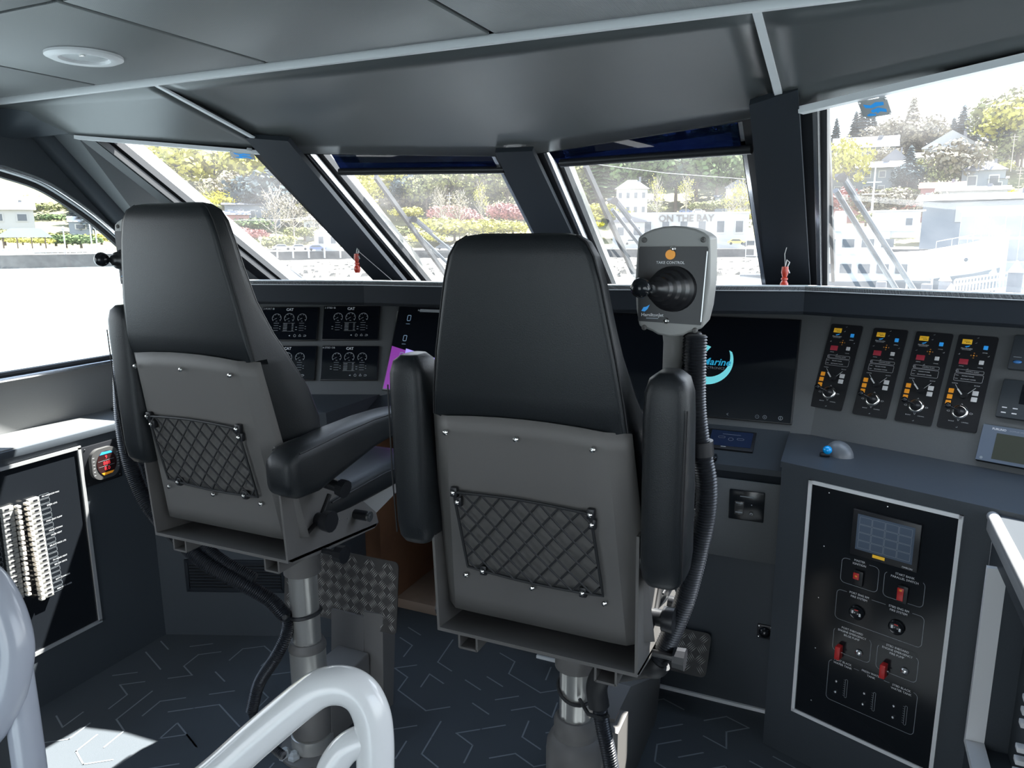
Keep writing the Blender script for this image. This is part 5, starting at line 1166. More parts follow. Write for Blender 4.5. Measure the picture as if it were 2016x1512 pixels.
vs = [pol(p, 183, ZG+.3) for p in pxs]+[pol(p, 182.6, ZG+.3) for p in pxs]+[pol(p, 182, ZW-.3) for p in pxs]; fs = [(i, i+1, W_+i+1, W_+i) for i in range(W_-1)]+[(W_+i, W_+i+1, 2*W_+i+1, 2*W_+i) for i in range(W_-1)]
struct(MB().add(vs, fs).obj('seawall', M_quay, None, 0))
px2 = list(range(330, 2300, 24)); dd2 = [104, 112, 122, 134, 148, 165, 182]; vs = []; fs = []
for j, d in enumerate(dd2):
    for p in px2: vs.append(pol(p, d, ZW+(-.25 if j == 0 else .1+.09*j)+rx.uniform(0, .28)))
for j in range(len(dd2)-1):
    for i in range(len(px2)-1): a = j*len(px2)+i; fs.append((a, a+1, a+len(px2)+1, a+len(px2)))
struct(MB().add(vs, fs).obj('tidal_flat', M_rock, None, 0))
mb = MB()
for k in range(900):
    p = rx.uniform(360, 1640); d = rx.uniform(108, 181); r = rx.uniform(.2, .75); c = pol(p, d, ZW+.35)
    o = [V((rx.uniform(-.3, .3), rx.uniform(-.3, .3), 0))*r for _ in range(4)]
    mb.add([c+V((-r, -r, -.2)), c+V((r, -r*.8, -.2)), c+V((r*.9, r, -.2)), c+V((-r*.8, r, -.2)), c+V((-r*.4, -r*.3, r*.6))+o[0], c+V((r*.4, -r*.3, r*.7))+o[1], c+V((r*.3, r*.5, r*.6))+o[2], c+V((-r*.3, r*.4, r*.5))+o[3]], [(0, 1, 5, 4), (1, 2, 6, 5), (2, 3, 7, 6), (3, 0, 4, 7), (4, 5, 6, 7)])
o = mb.obj('shore_rocks', M_rock, None, 0); tag(o, 'loose boulders and stones scattered over the low tide shore', 'rocks'); o['kind'] = 'stuff'
# trees: one of each kind is modelled, the rest are copies
def leaf_cards(mb, c, r, n, s, squash=1.0, shell=.55):
    for _ in range(n):
        d = V((rx.gauss(0, 1), rx.gauss(0, 1), rx.gauss(0, 1))).normalized(); p = c+V((d.x, d.y, d.z*squash))*r*rx.uniform(shell, 1)
        a = V((rx.gauss(0, 1), rx.gauss(0, 1), rx.gauss(0, 1))).normalized(); b_ = a.cross(d).normalized() if abs(a.dot(d)) < .95 else a.orthogonal().normalized(); a = b_.cross(d+a*.6).normalized(); q = s*rx.uniform(.6, 1.3)
        mb.add([p-a*q, p+b_*q*.7, p+a*q, p-b_*q*.7], [(0, 1, 2, 3)])
def proto(kind):
    leaf, tr = MB(), MB()
    if kind == 'round':
        for k in range(9):
            a = 2*PI*k/9; rr = .34 if k else 0; c = V((rr*math.cos(a)*1.1, rr*math.sin(a)*1.1, .56+.13*math.sin(k*2.4))); leaf_cards(leaf, c, .24, 110, .045)
        leaf_cards(leaf, V((0, 0, .78)), .24, 140, .045)
        tr.cyl((0, 0, -.25), (0, 0, .5), .03, .015, 8)
        for k in range(6): a = k*1.05; tr.cyl((0, 0, .25+.04*k), (.28*math.cos(a), .28*math.sin(a), .6+.03*k), .012, .004, 5)
    elif kind == 'bare':
        tr.cyl((0, 0, -.25), (0, 0, .75), .022, .006, 7)
        for k in range(26):
            a = k*2.4; z = .2+.6*k/26; L = .30*(1-.5*k/26); e = V((L*math.cos(a), L*math.sin(a), z+.22)); tr.cyl((0, 0, z), e, .008, .002, 4)
            for q in range(3): tr.cyl(V((0, 0, z)).lerp(e, .4+.2*q), V((0, 0, z)).lerp(e, .4+.2*q)+V((rx.uniform(-.1, .1), rx.uniform(-.1, .1), .12)), .004, .001, 3)
        for k in range(8): a = k*.8; leaf_cards(leaf, V((.18*math.cos(a), .18*math.sin(a), .5+.05*k)), .2, 45, .02, shell=.1)
    elif kind == 'conifer':
        tr.cyl((0, 0, -.25), (0, 0, .98), .022, .003, 7)
        for k in range(17):
            z = .10+.052*k; R = .38*(1-k/18)**.85+.02
            for q in range(9):
                a = q*2*PI/9+k*.7+rx.uniform(-.2, .2); Rr = R*rx.uniform(.75, 1.2); e = V((Rr*math.cos(a), Rr*math.sin(a), z-.05)); s_ = V((-math.sin(a), math.cos(a), 0))*Rr*.26
                leaf.add([V((0, 0, z+.03)), e*.6+V((0, 0, z*.4+.005))+s_, e, e*.6+V((0, 0, z*.4+.005))-s_], [(0, 1, 2, 3)])
                leaf.add([V((0, 0, z-.01)), e*.8+V((0, 0, z*.2-.03)), e*.9+V((0, 0, z*.1-.045)), V((0, 0, z-.05))], [(0, 1, 2, 3)])
    else:
        for k in range(7): a = k*.9; leaf_cards(leaf, V((.32*math.cos(a)*(k > 0), .2*math.sin(a)*(k > 0), .26)), .27, 110, .045, .8)
        tr.cyl((0, 0, -.1), (0, 0, .2), .03, .02, 6)
    return leaf.mesh('crown', 0), tr.mesh('trunk', 0)
PR = {k: proto(k) for k in ('round', 'bare', 'conifer', 'bush')}
PRM = {}
KN = {'yellow': 'yellow budding', 'bright': 'bright yellow flowering', 'olive': 'olive brown', 'conifer': 'dark green', 'blue': 'bluish dark', 'bare': 'pale bare', 'rose': 'dusky pink', 'green': 'mid green'}
NM = {'round': ('broadleaf_tree', 'broadleaf tree', 'tree'), 'bare': ('bare_tree', 'leafless tree', 'tree'), 'conifer': ('conifer', 'conifer', 'tree'), 'bush': ('shrub', 'shrub', 'shrub')}
def where(px): return 'port side window' if px < 245 else ('leftmost windshield' if px < 700 else ('second windshield' if px < 1080 else ('third windshield' if px < 1560 else 'rightmost windshield')))
def tree(kind, col, px, py, d, h, wd=1.0):
    key = (kind, col)
    if key not in PRM:
        cm, tm_ = PR[kind]; cm = cm.copy(); cm.materials.append(ML_f[col]); tm_ = tm_.copy(); tm_.materials.append(M_ltrunk2 if kind == 'bare' else M_ltrunk); PRM[key] = (cm, tm_)
    nm, word, cat = NM[kind]; p = far(px, py, d)
    band = 'low by the waterfront' if d < 260 else ('on the lower slope' if d < 345 else ('half way up the hill' if d < 440 else 'on the ridge'))
    lab = '%s %s %s, %s' % (KN[col], word, band, where(px))
    t = thing(nm, lab, cat, p, lab)
    t.rotation_euler = (0, 0, rx.uniform(0, 6.28)); t.scale = (h*wd, h*wd, h)
    for me, n2 in zip(PRM[key], ('crown', 'trunk')):
        o = bpy.data.objects.new(n2, me); COL.objects.link(o); o.parent = t
    return t
# (kind, colour, px, py of the foot, distance, height, width factor)
TR = [('round', 'yellow', 355, 388, 330, 24, 1.2), ('round', 'yellow', 425, 386, 335, 26, 1.2), ('round', 'yellow', 530, 400, 330, 26, 1.2), ('round', 'yellow', 585, 395, 340, 24, 1.1), ('round', 'yellow', 410, 330, 400, 26, 1.1),
      ('bush', 'bright', 395, 420, 300, 13, 1.4), ('bush', 'bright', 440, 412, 305, 14, 1.5), ('bush', 'bright', 480, 408, 305, 13, 1.4), ('bush', 'bright', 370, 405, 300, 9, 1.5), ('bush', 'olive', 440, 432, 290, 12, 1.6), ('bush', 'olive', 500, 428, 290, 11, 1.6),
      ('round', 'olive', 320, 340, 390, 24, 1.3), ('round', 'blue', 312, 322, 430, 28, 1.0), ('round', 'olive', 380, 320, 430, 28, 1.2), ('round', 'olive', 460, 322, 430, 28, 1.3), ('round', 'yellow', 500, 300, 470, 26, 1.2), ('round', 'olive', 540, 330, 420, 28, 1.3), ('round', 'olive', 600, 340, 400, 28, 1.3), ('round', 'olive', 280, 340, 380, 24, 1.2),
      ('round', 'blue', 545, 440, 280, 20, 1.5), ('round', 'blue', 520, 430, 285, 14, 1.4), ('round', 'blue', 580, 438, 285, 18, 1.3), ('round', 'bright', 615, 432, 280, 14, 1.0), ('round', 'yellow', 640, 440, 280, 15, 1.0), ('bush', 'olive', 650, 460, 270, 12, 1.6),
      ('bare', 'bare', 545, 485, 225, 17, .9), ('bare', 'bare', 580, 478, 235, 15, 1), ('bare', 'bare', 620, 480, 230, 11, 1.1), ('bush', 'rose', 505, 472, 250, 7, 1.3), ('bush', 'rose', 470, 470, 255, 8, 1.2), ('bush', 'olive', 540, 488, 222, 7, 1.6), ('bush', 'yellow', 560, 480, 228, 5, 1.4), ('bush', 'olive', 510, 490, 220, 6, 1.8), ('bush', 'yellow', 660, 478, 235, 7, 1.5), ('bush', 'olive', 600, 470, 245, 8, 1.6), ('bush', 'green', 500, 455, 262, 9, 1.8),
      # port side window
      ('bush', 'olive', 75, 410, 330, 10, 1.6), ('bush', 'olive', 95, 425, 310, 10, 1.8), ('round', 'olive', 60, 395, 350, 12, 1.4), ('bush', 'green', 100, 438, 290, 6, 2.4), ('bush', 'yellow', 30, 400, 340, 6, 2.2), ('bush', 'green', 130, 484, 215, 6, 1.9), ('bush', 'green', 160, 484, 215, 6, 1.9), ('bush', 'olive', 110, 480, 220, 6, 1.8), ('bush', 'olive', 10, 478, 222, 7, 1.6), ('bush', 'yellow', 45, 480, 210, 3, 2.4), ('bush', 'yellow', 80, 481, 210, 3, 2.4), ('bush', 'yellow', 200, 478, 222, 5, 2.0),
      ('conifer', 'blue', 172, 455, 260, 12, .8), ('conifer', 'blue', 186, 455, 262, 10, .8), ('conifer', 'blue', 150, 440, 275, 10, .9), ('round', 'olive', 120, 400, 350, 14, 1.5), ('bush', 'olive', 20, 440, 285, 8, 1.6), ('round', 'olive', 200, 440, 300, 14, 1.2),
      # second windshield
      ('round', 'yellow', 765, 402, 320, 15, 1.5), ('round', 'olive', 800, 400, 325, 17, 1.3), ('round', 'yellow', 735, 398, 330, 20, 1.2), ('round', 'yellow', 845, 395, 340, 12, 1.6), ('round', 'blue', 808, 412, 305, 14, 1.1), ('round', 'olive', 840, 415, 300, 14, 1.2), ('round', 'olive', 880, 418, 300, 20, 1.1), ('round', 'bare', 925, 410, 310, 19, 1.2), ('round', 'bare', 965, 408, 310, 20, 1.2), ('round', 'olive', 1000, 415, 300, 18, 1.2), ('round', 'blue', 905, 405, 318, 20, 1.0), ('round', 'bare', 950, 385, 345, 17, 1.4),
      ('bush', 'rose', 878, 436, 265, 12, 1.3), ('bush', 'rose', 905, 438, 262, 10, 1.2), ('bush', 'rose', 995, 434, 268, 13, 1.3), ('bush', 'rose', 1018, 438, 262, 11, 1.2), ('bush', 'rose', 925, 440, 260, 7, 1.3), ('bush', 'yellow', 860, 460, 245, 11, 1.6), ('bush', 'yellow', 895, 468, 240, 11, 1.6), ('bush', 'yellow', 935, 466, 240, 12, 1.7), ('bush', 'yellow', 970, 462, 242, 10, 1.6), ('bush', 'yellow', 800, 428, 285, 8, 1.8), ('bare', 'yellow', 948, 448, 250, 15, .6), ('bare', 'bare', 905, 462, 240, 14, .9), ('bush', 'yellow', 840, 478, 232, 7, 2), ('bare', 'bare', 870, 460, 245, 15, .8), ('bush', 'yellow', 1010, 462, 242, 9, 1.6), ('round', 'yellow', 700, 420, 300, 16, 1.2), ('bush', 'olive', 780, 470, 245, 9, 1.8), ('bush', 'olive', 740, 478, 240, 9, 1.8), ('round', 'olive', 760, 360, 380, 20, 1.2),
      # third windshield
      ('conifer', 'green', 1185, 396, 310, 30, .8), ('conifer', 'conifer', 1210, 392, 315, 27, .8), ('conifer', 'conifer', 1170, 390, 320, 24, .9), ('round', 'green', 1255, 400, 310, 24, 1.1), ('round', 'green', 1290, 400, 312, 24, 1.2), ('round', 'conifer', 1330, 398, 315, 26, 1.1), ('round', 'green', 1370, 398, 315, 25, 1.2), ('round', 'green', 1410, 400, 310, 23, 1.2), ('conifer', 'conifer', 1335, 370, 350, 30, .9), ('conifer', 'conifer', 1260, 365, 350, 26, .9), ('round', 'yellow', 1420, 345, 370, 24, 1.2), ('round', 'yellow', 1455, 355, 360, 26, 1.2), ('round', 'olive', 1475, 380, 330, 26, 1.2), ('round', 'yellow', 1300, 340, 385, 18, 1.5), ('round', 'olive', 1150, 380, 330, 22, 1.2), ('round', 'olive', 1240, 345, 380, 20, 1.4), ('conifer', 'conifer', 1385, 350, 370, 28, .9), ('round', 'olive', 1350, 325, 410, 16, 1.5), ('round', 'olive', 1200, 340, 390, 20, 1.4),
      ('bare', 'yellow', 1292, 440, 245, 15, .6), ('bare', 'yellow', 1350, 425, 262, 13, .8), ('bare', 'yellow', 1440, 455, 235, 14, .8), ('bare', 'yellow', 1462, 450, 240, 15, .8), ('bush', 'yellow', 1230, 430, 255, 9, 1.5), ('bush', 'olive', 1390, 415, 275, 7, 2.2), ('bush', 'olive', 1440, 412, 280, 8, 2), ('bush', 'yellow', 1180, 425, 260, 9, 1.6), ('bush', 'olive', 1280, 420, 270, 7, 2), ('bush', 'yellow', 1470, 435, 258, 8, 1.8), ('bush', 'yellow', 1150, 440, 255, 9, 1.6), ('bush', 'bright', 1172, 448, 250, 4, 1.8), ('bare', 'bare', 1490, 460, 232, 13, .8), ('round', 'olive', 1100, 400, 310, 20, 1.2),
      # rightmost windshield
      ('conifer', 'blue', 1697, 300, 430, 27, .85), ('conifer', 'blue', 1680, 300, 430, 21, .8), ('conifer', 'blue', 1715, 300, 435, 20, .85), ('conifer', 'blue', 1642, 310, 420, 20, .7), ('round', 'bare', 1745, 305, 420, 17, 1.3), ('round', 'bare', 1790, 305, 420, 20, 1.2), ('conifer', 'bare', 1790, 305, 425, 29, .8), ('round', 'bare', 1815, 310, 415, 18, 1.2), ('bush', 'yellow', 1686, 305, 405, 9, 1.1), ('conifer', 'blue', 1890, 300, 430, 23, .9), ('conifer', 'blue', 1872, 300, 430, 17, .9), ('conifer', 'blue', 1916, 300, 430, 15, .8), ('round', 'blue', 1850, 305, 420, 12, 1.1), ('conifer', 'blue', 2008, 290, 400, 26, .8), ('conifer', 'blue', 1995, 290, 400, 20, .9),
      ('round', 'olive', 1965, 300, 380, 22, 1.0), ('round', 'olive', 1985, 290, 375, 24, 1.1), ('round', 'yellow', 2005, 300, 360, 22, 1.2), ('round', 'blue', 1970, 322, 365, 14, 1.2), ('round', 'olive', 2010, 330, 355, 16, 1.2), ('bush', 'bright', 1928, 318, 370, 8, 1.3), ('bush', 'yellow', 1965, 340, 350, 9, 1.4), ('round', 'bare', 1876, 380, 330, 20, 1.1), ('round', 'olive', 1855, 385, 330, 14, 1.1), ('bush', 'yellow', 1812, 330, 365, 6, 1.4), ('conifer', 'blue', 1787, 372, 330, 17, .9), ('round', 'blue', 1785, 378, 326, 11, 1.0), ('round', 'yellow', 1660, 385, 320, 22, .8), ('bush', 'yellow', 1655, 360, 335, 14, 1.0), ('bush', 'bright', 1980, 383, 318, 4, 1.8), ('bush', 'blue', 1878, 383, 318, 5, 1.1), ('bush', 'blue', 1890, 383, 320, 5, 1.1), ('bush', 'olive', 1770, 384, 318, 6, 2), ('bush', 'olive', 1720, 388, 318, 5, 2), ('round', 'bare', 1705, 430, 240, 9, 1.3), ('round', 'rose', 1665, 425, 250, 9, 1.3), ('round', 'bare', 1765, 432, 240, 9, 1.6), ('round', 'bare', 1838, 440, 215, 8, 1.0), ('bush', 'olive', 1730, 440, 225, 7, 2.2), ('bush', 'rose', 1790, 415, 260, 6, 2.4), ('round', 'olive', 1940, 335, 350, 9, 1.4), ('round', 'bare', 1740, 330, 370, 9, 1.5), ('bush', 'olive', 1830, 330, 365, 8, 1.8)]
for a in TR: tree(*a)
# filler on the hillside, random but still single trees
for k in range(70):
    px = rx.uniform(250, 1560); d = rx.uniform(300, 470); kind = rx.choice(('round', 'round', 'bush', 'bare')); col = rx.choice(('olive', 'yellow', 'bare', 'olive', 'green' if px > 1080 else 'olive'))
    z = gz(px, d); r = az_dir(px); t = tree(kind, col, px, 470, d, rx.uniform(10, 19), 1.3); t.location = pol(px, d, z-1)
# houses
def house(px, py, d, w, h, dep, wall, roof, label, rh=.45, kind='gable', rows=2, cols=3, yaw=0.0, nm='house', cat='house'):
    p = far(px, py, d); r = az_dir(px); u = V((r.y, -r.x, 0)); c, s = math.cos(yaw), math.sin(yaw); u = u*c+r*s; u.normalize(); M = frame(p, u, (0, 0, 1))   # z toward the camera
    t = thing(nm, label, cat, p)
    MB().box((0, h/2-1.5, -dep/2), (w, h+3, dep), M).obj('walls', wall, t, 0)
    if rh > 0:
        rb_ = MB(); e = .06*w
        if kind == 'gable': rb_.prism([(-w/2-e, h-.1), (w/2+e, h-.1), (w/2+e, h+.12*h*.3), (0, h+rh*h), (-w/2-e, h+.12*h*.3)], -dep-e, e, M)
        elif kind == 'side': rb_.add([M @ V(q) for q in ((-w/2-e, h, e), (w/2+e, h, e), (w/2+e, h, -dep-e), (-w/2-e, h, -dep-e), (-w/2-e, h+rh*h, -dep/2), (w/2+e, h+rh*h, -dep/2))], [(0, 1, 5, 4), (2, 3, 4, 5), (1, 2, 5), (3, 0, 4), (0, 3, 2, 1)])
        else: rb_.add([M @ V(q) for q in ((-w/2-e, h, e), (w/2+e, h, e), (w/2+e, h, -dep-e), (-w/2-e, h, -dep-e), (-w*.15, h+rh*h, -dep/2), (w*.15, h+rh*h, -dep/2))], [(0, 1, 5, 4), (2, 3, 4, 5), (1, 2, 5), (3, 0, 4), (0, 3, 2, 1)])
        rf = rb_.obj('roof', roof, t, 0)
        ch = MB(); ch.box((w*.25, h+rh*h*.8, -dep*.5), (w*.07, h*.35, w*.07), M); ch.obj('chimney', M_rfg, rf, 0)
    else: MB().box((0, h+.2, -dep/2), (w*1.02, .5, dep*1.02), M).obj('roof', roof, t, 0)
    for i in range(cols):
        for j in range(rows):
            x = (i-(cols-1)/2)*w/cols; y = h*(j+.55)/rows
            f = MB().box((x, y, .06), (w/cols*.5, h/rows*.5, .12), M).obj('window', M_hw, t, 0)
            MB().box((x, y, .14), (w/cols*.38, h/rows*.38, .06), M).obj('pane', M_win, f, 0)
    return t, M
house(1243, 428, 250, 10, 9, 9, M_hw, M_rfg, 'white two storey house with hipped grey roof behind the joystick windshield', .35, 'hip', 2, 4)
house(1450, 403, 290, 8, 6, 8, M_hw, M_rfg, 'small white gabled house on the slope left of the right pillar', .5, 'gable', 1, 1)
house(1432, 404, 292, 9, 3, 7, M_hg, M_rfd, 'low grey house beside the small white gabled house', .3, 'side', 1, 2)
house(1757, 366, 345, 8.5, 10, 9, M_hy, M_rfg, 'tall narrow cream house with steep gable on the right hill', .45, 'gable', 2, 2)
house(1704, 388, 330, 26, 11, 10, M_hg, M_rfg, 'long grey two storey row house left of the cream gabled house', .25, 'side', 2, 5)
house(1700, 326, 400, 26, 8, 9, M_hg, M_rfd, 'dark roofed house below the conifers on the right hill', .7, 'side', 1, 5)
house(1868, 328, 385, 20, 8, 10, M_hw, M_rfw, 'big pale house with broad white gable below the cedar', .9, 'gable', 1, 4)
house(1905, 345, 365, 15, 7, 10, M_hw, M_rfd, 'white half timbered gable house with dark roof', .75, 'gable', 1, 3)
house(1932, 380, 325, 13.5, 8, 10, M_hg, M_rfg, 'grey blue hipped bungalow with two white windows on the right', .45, 'hip', 1, 2)
house(1962, 380, 325, 6, 5, 8, M_hg, M_rfg, 'small lean-to wing beside the grey blue bungalow', .2, 'side', 1, 1)
house(1820, 338, 375, 12, 6, 9, M_hw, M_rfw, 'low white house partly hidden by the blue conifer', .4, 'side', 1, 3)
house(940, 352, 420, 46, 5, 10, M_hg, M_rfd, 'long dark low house on top of the hill, second windshield', .25, 'side', 1, 6)
house(860, 352, 420, 16, 5, 10, M_hg, M_rfg, 'grey house at hilltop left of the long dark house', .3, 'side', 1, 4)
house(625, 464, 250, 8, 5, 8, M_hw, M_rfw, 'white pavilion roofed house left of the red pull handle', .5, 'hip', 1, 3)
house(645, 492, 195, 6, 4.4, 6, M_hw, M_rfw, 'white kiosk behind the parked cars by the seawall', .3, 'hip', 1, 2)
house(465, 466, 262, 9, 7, 8, M_hr, M_rfg, 'rose coloured shed at the edge of the left chair', .2, 'side', 1, 2)
house(500, 450, 275, 18, 8, 8, M_hg, M_rfg, 'long dark grey waterfront building behind the bare trees', .1, 'side', 1, 5)
house(12, 378, 360, 18, 12, 10, M_hw, M_rfg, 'tall white apartment house at the top of the port side view', .2, 'hip', 2, 4)
house(40, 390, 345, 12, 8, 8, M_hw, M_rfw, 'white house right of the apartment house in the port side window', .3, 'side', 1, 3)
house(22, 447, 265, 12, 5, 8, M_hw, M_rfw, 'broad white cottage in the middle of the port side view', .5, 'side', 1, 2)
house(160, 458, 258, 6, 3.2, 6, M_hg, M_rfw, 'small shed with white roof near the conifers in the port window', .5, 'side', 1, 1)
house(1910, 415, 225, 15, 5, 10, M_hw, M_rfw, 'white waterfront building with letters-like windows behind the warehouse', .25, 'side', 1, 3)
house(1850, 415, 235, 10, 6, 10, M_hr, M_rfr, 'rust red roofed building behind the bare tree, right window', .3, 'side', 1, 2)
house(1672, 420, 262, 12, 5, 9, M_hr, M_rfr, 'reddish gabled house beside the rightmost wiper pivot', .35, 'gable', 1, 2)
# the restaurant with its sign
t, M = house(1345, 478, 205, 33, 7.5, 10, M_hw, M_rfw, 'white waterfront building with a sign reading ON THE BAY', 0, 'flat', 1, 7, nm='waterfront_building', cat='building')
text('ON THE BAY', M, .5, 6.3, 1.75, mat('sign letters', (.10, .09, .08), .6), t, name='sign_letters', z=.3, bold=.05)
t, M = house(1237, 478, 205, 8.5, 5.5, 8, M_hw, M_rfg, 'small white gabled annex left of the sign building', .3, 'gable', 1, 2, nm='annex', cat='building')
# warehouse and glass pavilion at right
t, M = house(1945, 455, 150, 20, 5.2, 10, M_hg, M_rfw, 'grey warehouse with pale roof behind the ship bow', .25, 'side', 1, 1, nm='warehouse', cat='building')
t, M = house(1998, 546, 100, 11.6, 7.2, 8, M_shipw, M_rfw, 'white framed glass pavilion at the right edge of the view', 0, 'flat', 1, 1, nm='glass_pavilion', cat='building')
for ch in list(t.children):
    if ch.name.startswith('window'):
        for c2 in list(ch.children): bpy.data.objects.remove(c2)
        bpy.data.objects.remove(ch)
M_pgl = mat('pavilion glass', (.18, .19, .20), .15)
for i in range(8):
    for j, (y, hh) in enumerate(((5.6, 2.2), (3.0, 2.3), (.9, 1.4))):
        MB().box((-5.1+1.45*i, y, .08), (1.25, hh, .1), M).obj('glass_pane', M_pgl if j < 2 else M_rfw, t, 0)
# pavilion shelter on the port side
p = far(50, 489, 190); r = az_dir(50); M = frame(p, (r.y, -r.x, 0), (0, 0, 1)); t = thing('picnic_shelter', 'open picnic shelter with white gable roof by the water, port window', 'shelter', p)
for x in (-3.8, -1.3, 1.3, 3.8):
    for z in (-3, 0): b_ = MB(); b_.box((x, 1.2, z), (.22, 2.6, .22), M); b_.obj('post', M_ltrunk, t, 0)
MB().prism([(-5.2, 2.3), (5.2, 2.3), (3.2, 4.2), (-2.2, 4.2)], -4, .8, M).obj('roof', M_rfw, t, 0)
# light standards and power poles
def pole(px, py, d, h, label, arm=False, m=M_rfw):
    p = far(px, py, d); t = thing('street_lamp' if not arm else 'power_pole', label, 'pole', p); b_ = MB(); b_.cyl(p-V((0, 0, 1)), p+V((0, 0, h)), .16, .12, 8); b_.obj('mast', m, t)
    r = az_dir(px); u = V((r.y, -r.x, 0))
    if arm: b_ = MB(); b_.box((0, h-1, 0), (2.6, .2, .2), frame(p, u, (0, 0, 1))); b_.box((0, h-2, 0), (1.8, .2, .2), frame(p, u, (0, 0, 1))); b_.obj('crossarm', m, t)
    else: b_ = MB(); b_.ball(p+V((0, 0, h+.3)), .42, 10); b_.obj('lantern', m, t)
pole(514, 494, 186, 2.6, 'white lamp post on the quay beside the left chair'); pole(129, 492, 186, 4.2, 'thin lamp post in the port side window'); pole(182, 494, 185, 6.5, 'tall white mast nearest the left chair, port window')
pole(192, 492, 188, 4.5, 'second white mast beside the tallest one, port window'); pole(886, 425, 268, 8, 'utility pole on the slope in the second windshield', True)
pole(1350, 402, 300, 9, 'utility pole among the conifers behind the joystick', True, M_ltrunk2); pole(1990, 332, 330, 12, 'utility pole left of the white sky gap at far right', True, M_ltrunk2); pole(2003, 385, 300, 9, 'small crossarm pole at the far right edge', True, M_ltrunk2)
# quay railing posts
for i, px in enumerate(range(484, 716, 31)):
    p = far(px, 502, 181.6); b_ = MB(); b_.box(p+V((0, 0, .5)), (.28, .28, 2.4)); b_.box(p+V((0, 0, 1.75)), (.4, .4, .15)); tag(b_.obj('fender_pile', M_rfw, None, 0), 'timber fender pile standing against the quay wall below the parked cars', 'pile', 'fender piles along the quay')
b_ = MB(); q = [far(x, 493, 182.2) for x in (-40, 100, 235)]; b_.tube(q, .07, 6); q = [far(x, 490, 182.2) for x in (-40, 100, 235)]; b_.tube(q, .07, 6)
for x in range(-30, 236, 12): p = far(x, 495, 182.2); b_.box(p+V((0, 0, .1)), (.1, .1, 1.0))
tag(b_.obj('quay_railing', M_rfw), 'thin white railing on the seawall in the port side window', 'railing')
# parked cars
def car(px, py, d, m, label, yaw=0):
    p = far(px, py, d); r = az_dir(px); u = V((r.y, -r.x, 0)); c, s = math.cos(yaw), math.sin(yaw); u = u*c+r*s; M = frame(p, u, (0, 0, 1)); t = thing('car', label, 'car', p)
    MB().prism([(-2.2, .35), (2.2, .35), (2.25, .8), (1.3, .95), (.7, 1.45), (-1.1, 1.45), (-1.9, .95), (-2.25, .85)], -1.7, 0, M).obj('body', m, t, 0)
    MB().prism([(-1.5, .95), (1.1, .95), (.62, 1.36), (-1.0, 1.36)], -1.6, .03, M).obj('side_glass', M_win, t, 0)
    for x in (-1.35, 1.35):
        w_ = MB(); w_.cyl(M @ V((x, .32, .05)), M @ V((x, .32, -.2)), .33, n=12); w_.obj('wheel', M_rub, t)
cs = [mat('car silver', (.4, .41, .43), .3), mat('car white', (.6, .6, .6), .3), mat('car dark', (.06, .07, .08), .25), mat('car yellow', (.5, .4, .12), .4), mat('car blue', (.08, .11, .2), .3)]
cn = ('silver', 'white', 'dark', 'yellow', 'blue')
for px, py, d, k, w in ((478, 493, 190, 1, 'behind the edge of the left chair'), (556, 493, 190, 0, 'left of the white kiosk'), (590, 493, 190, 1, 'second from left along the quay'), (624, 494, 190, 4, 'right of the bare trees by the quay'), (690, 494, 190, 1, 'just left of the red pull handle'), (876, 492, 190, 2, 'under the wiper arm in the second windshield'), (905, 490, 190, 1, 'at the edge of the near chair head'), (1170, 486, 190, 0, 'left of the joystick wiper blade'), (1245, 482, 195, 1, 'under the annex gable'), (1450, 482, 195, 3, 'right of the joystick box'), (1480, 486, 190, 2, 'beside the right windshield pillar'), (1350, 420, 262, 4, 'parked on the road above the sign'), (1375, 420, 262, 1, 'parked right of the blue car above the sign')):
    car(px, py, d, cs[k], '%s parked car %s' % (cn[k], w))
# the white ship
p = far(1760, 571, 86); r = az_dir(1760); U_ = (V((r.y, -r.x, 0))+r*.12).normalized(); M = frame(p, U_, (0, 0, 1)); t = thing('ferry', 'white two deck ship moored behind the dock, bow to the right', 'ship', p)
def hp_(x, y, b): return M @ V((x, y, b))
sec = []
for x, hb, top, y0 in ((-13, 2.3, 3.4, -.5), (-4, 2.4, 3.5, -.5), (3, 2.2, 3.9, -.5), (7, 1.5, 4.7, -.4), (9.2, .7, 5.4, .3), (10.2, .08, 5.9, 1.2)):
    sec.append([hp_(x, top, -2.4+hb), hp_(x, .8+max(0, x)*.11, -2.4+hb*.96), hp_(x, y0, -2.4+hb*.6), hp_(x, y0, -2.4-hb*.6), hp_(x, .8+max(0, x)*.11, -2.4-hb*.96), hp_(x, top, -2.4-hb)])
MB().loft(sec).obj('hull_sides', M_shipw, t, 30)
sec2 = [[q+V((0, 0, 0)) for q in (hp_(x, y1, -2.4+hb*1.02), hp_(x, -.6, -2.4+hb*.63), hp_(x, -.6, -2.4-hb*.63), hp_(x, y1, -2.4-hb*1.02))] for x, hb, y1 in ((-13, 2.3, .75), (-4, 2.4, .8), (3, 2.2, 1.1), (7, 1.5, 1.7), (9.6, .5, 2.3))]
MB().loft(sec2).obj('lower_hull', M_hull, t, 30)
MB().box((-7.4, 4.7, -2.4), (13.2, 2.6, 4.0), M).obj('upper_deck', M_shipw, t, 0); MB().box((-6.2, 6.05, -2.4), (15.5, .14, 4.8), M).obj('upper_deck_roof', M_shipw, t, 0)
MB().box((-.2, 6.6, -2.4), (4.2, 2.6, 3.0), M).obj('wheelhouse', M_shipw, t, 0); MB().box((-.2, 8.0, -2.4), (5.0, .15, 3.6), M).obj('wheelhouse_roof', M_shipw, t, 0)
for k in range(6): MB().box((-10.2+1.85*k, 4.75, -.38), (1.15, .85, .1), M).obj('window', M_win, t, 0)
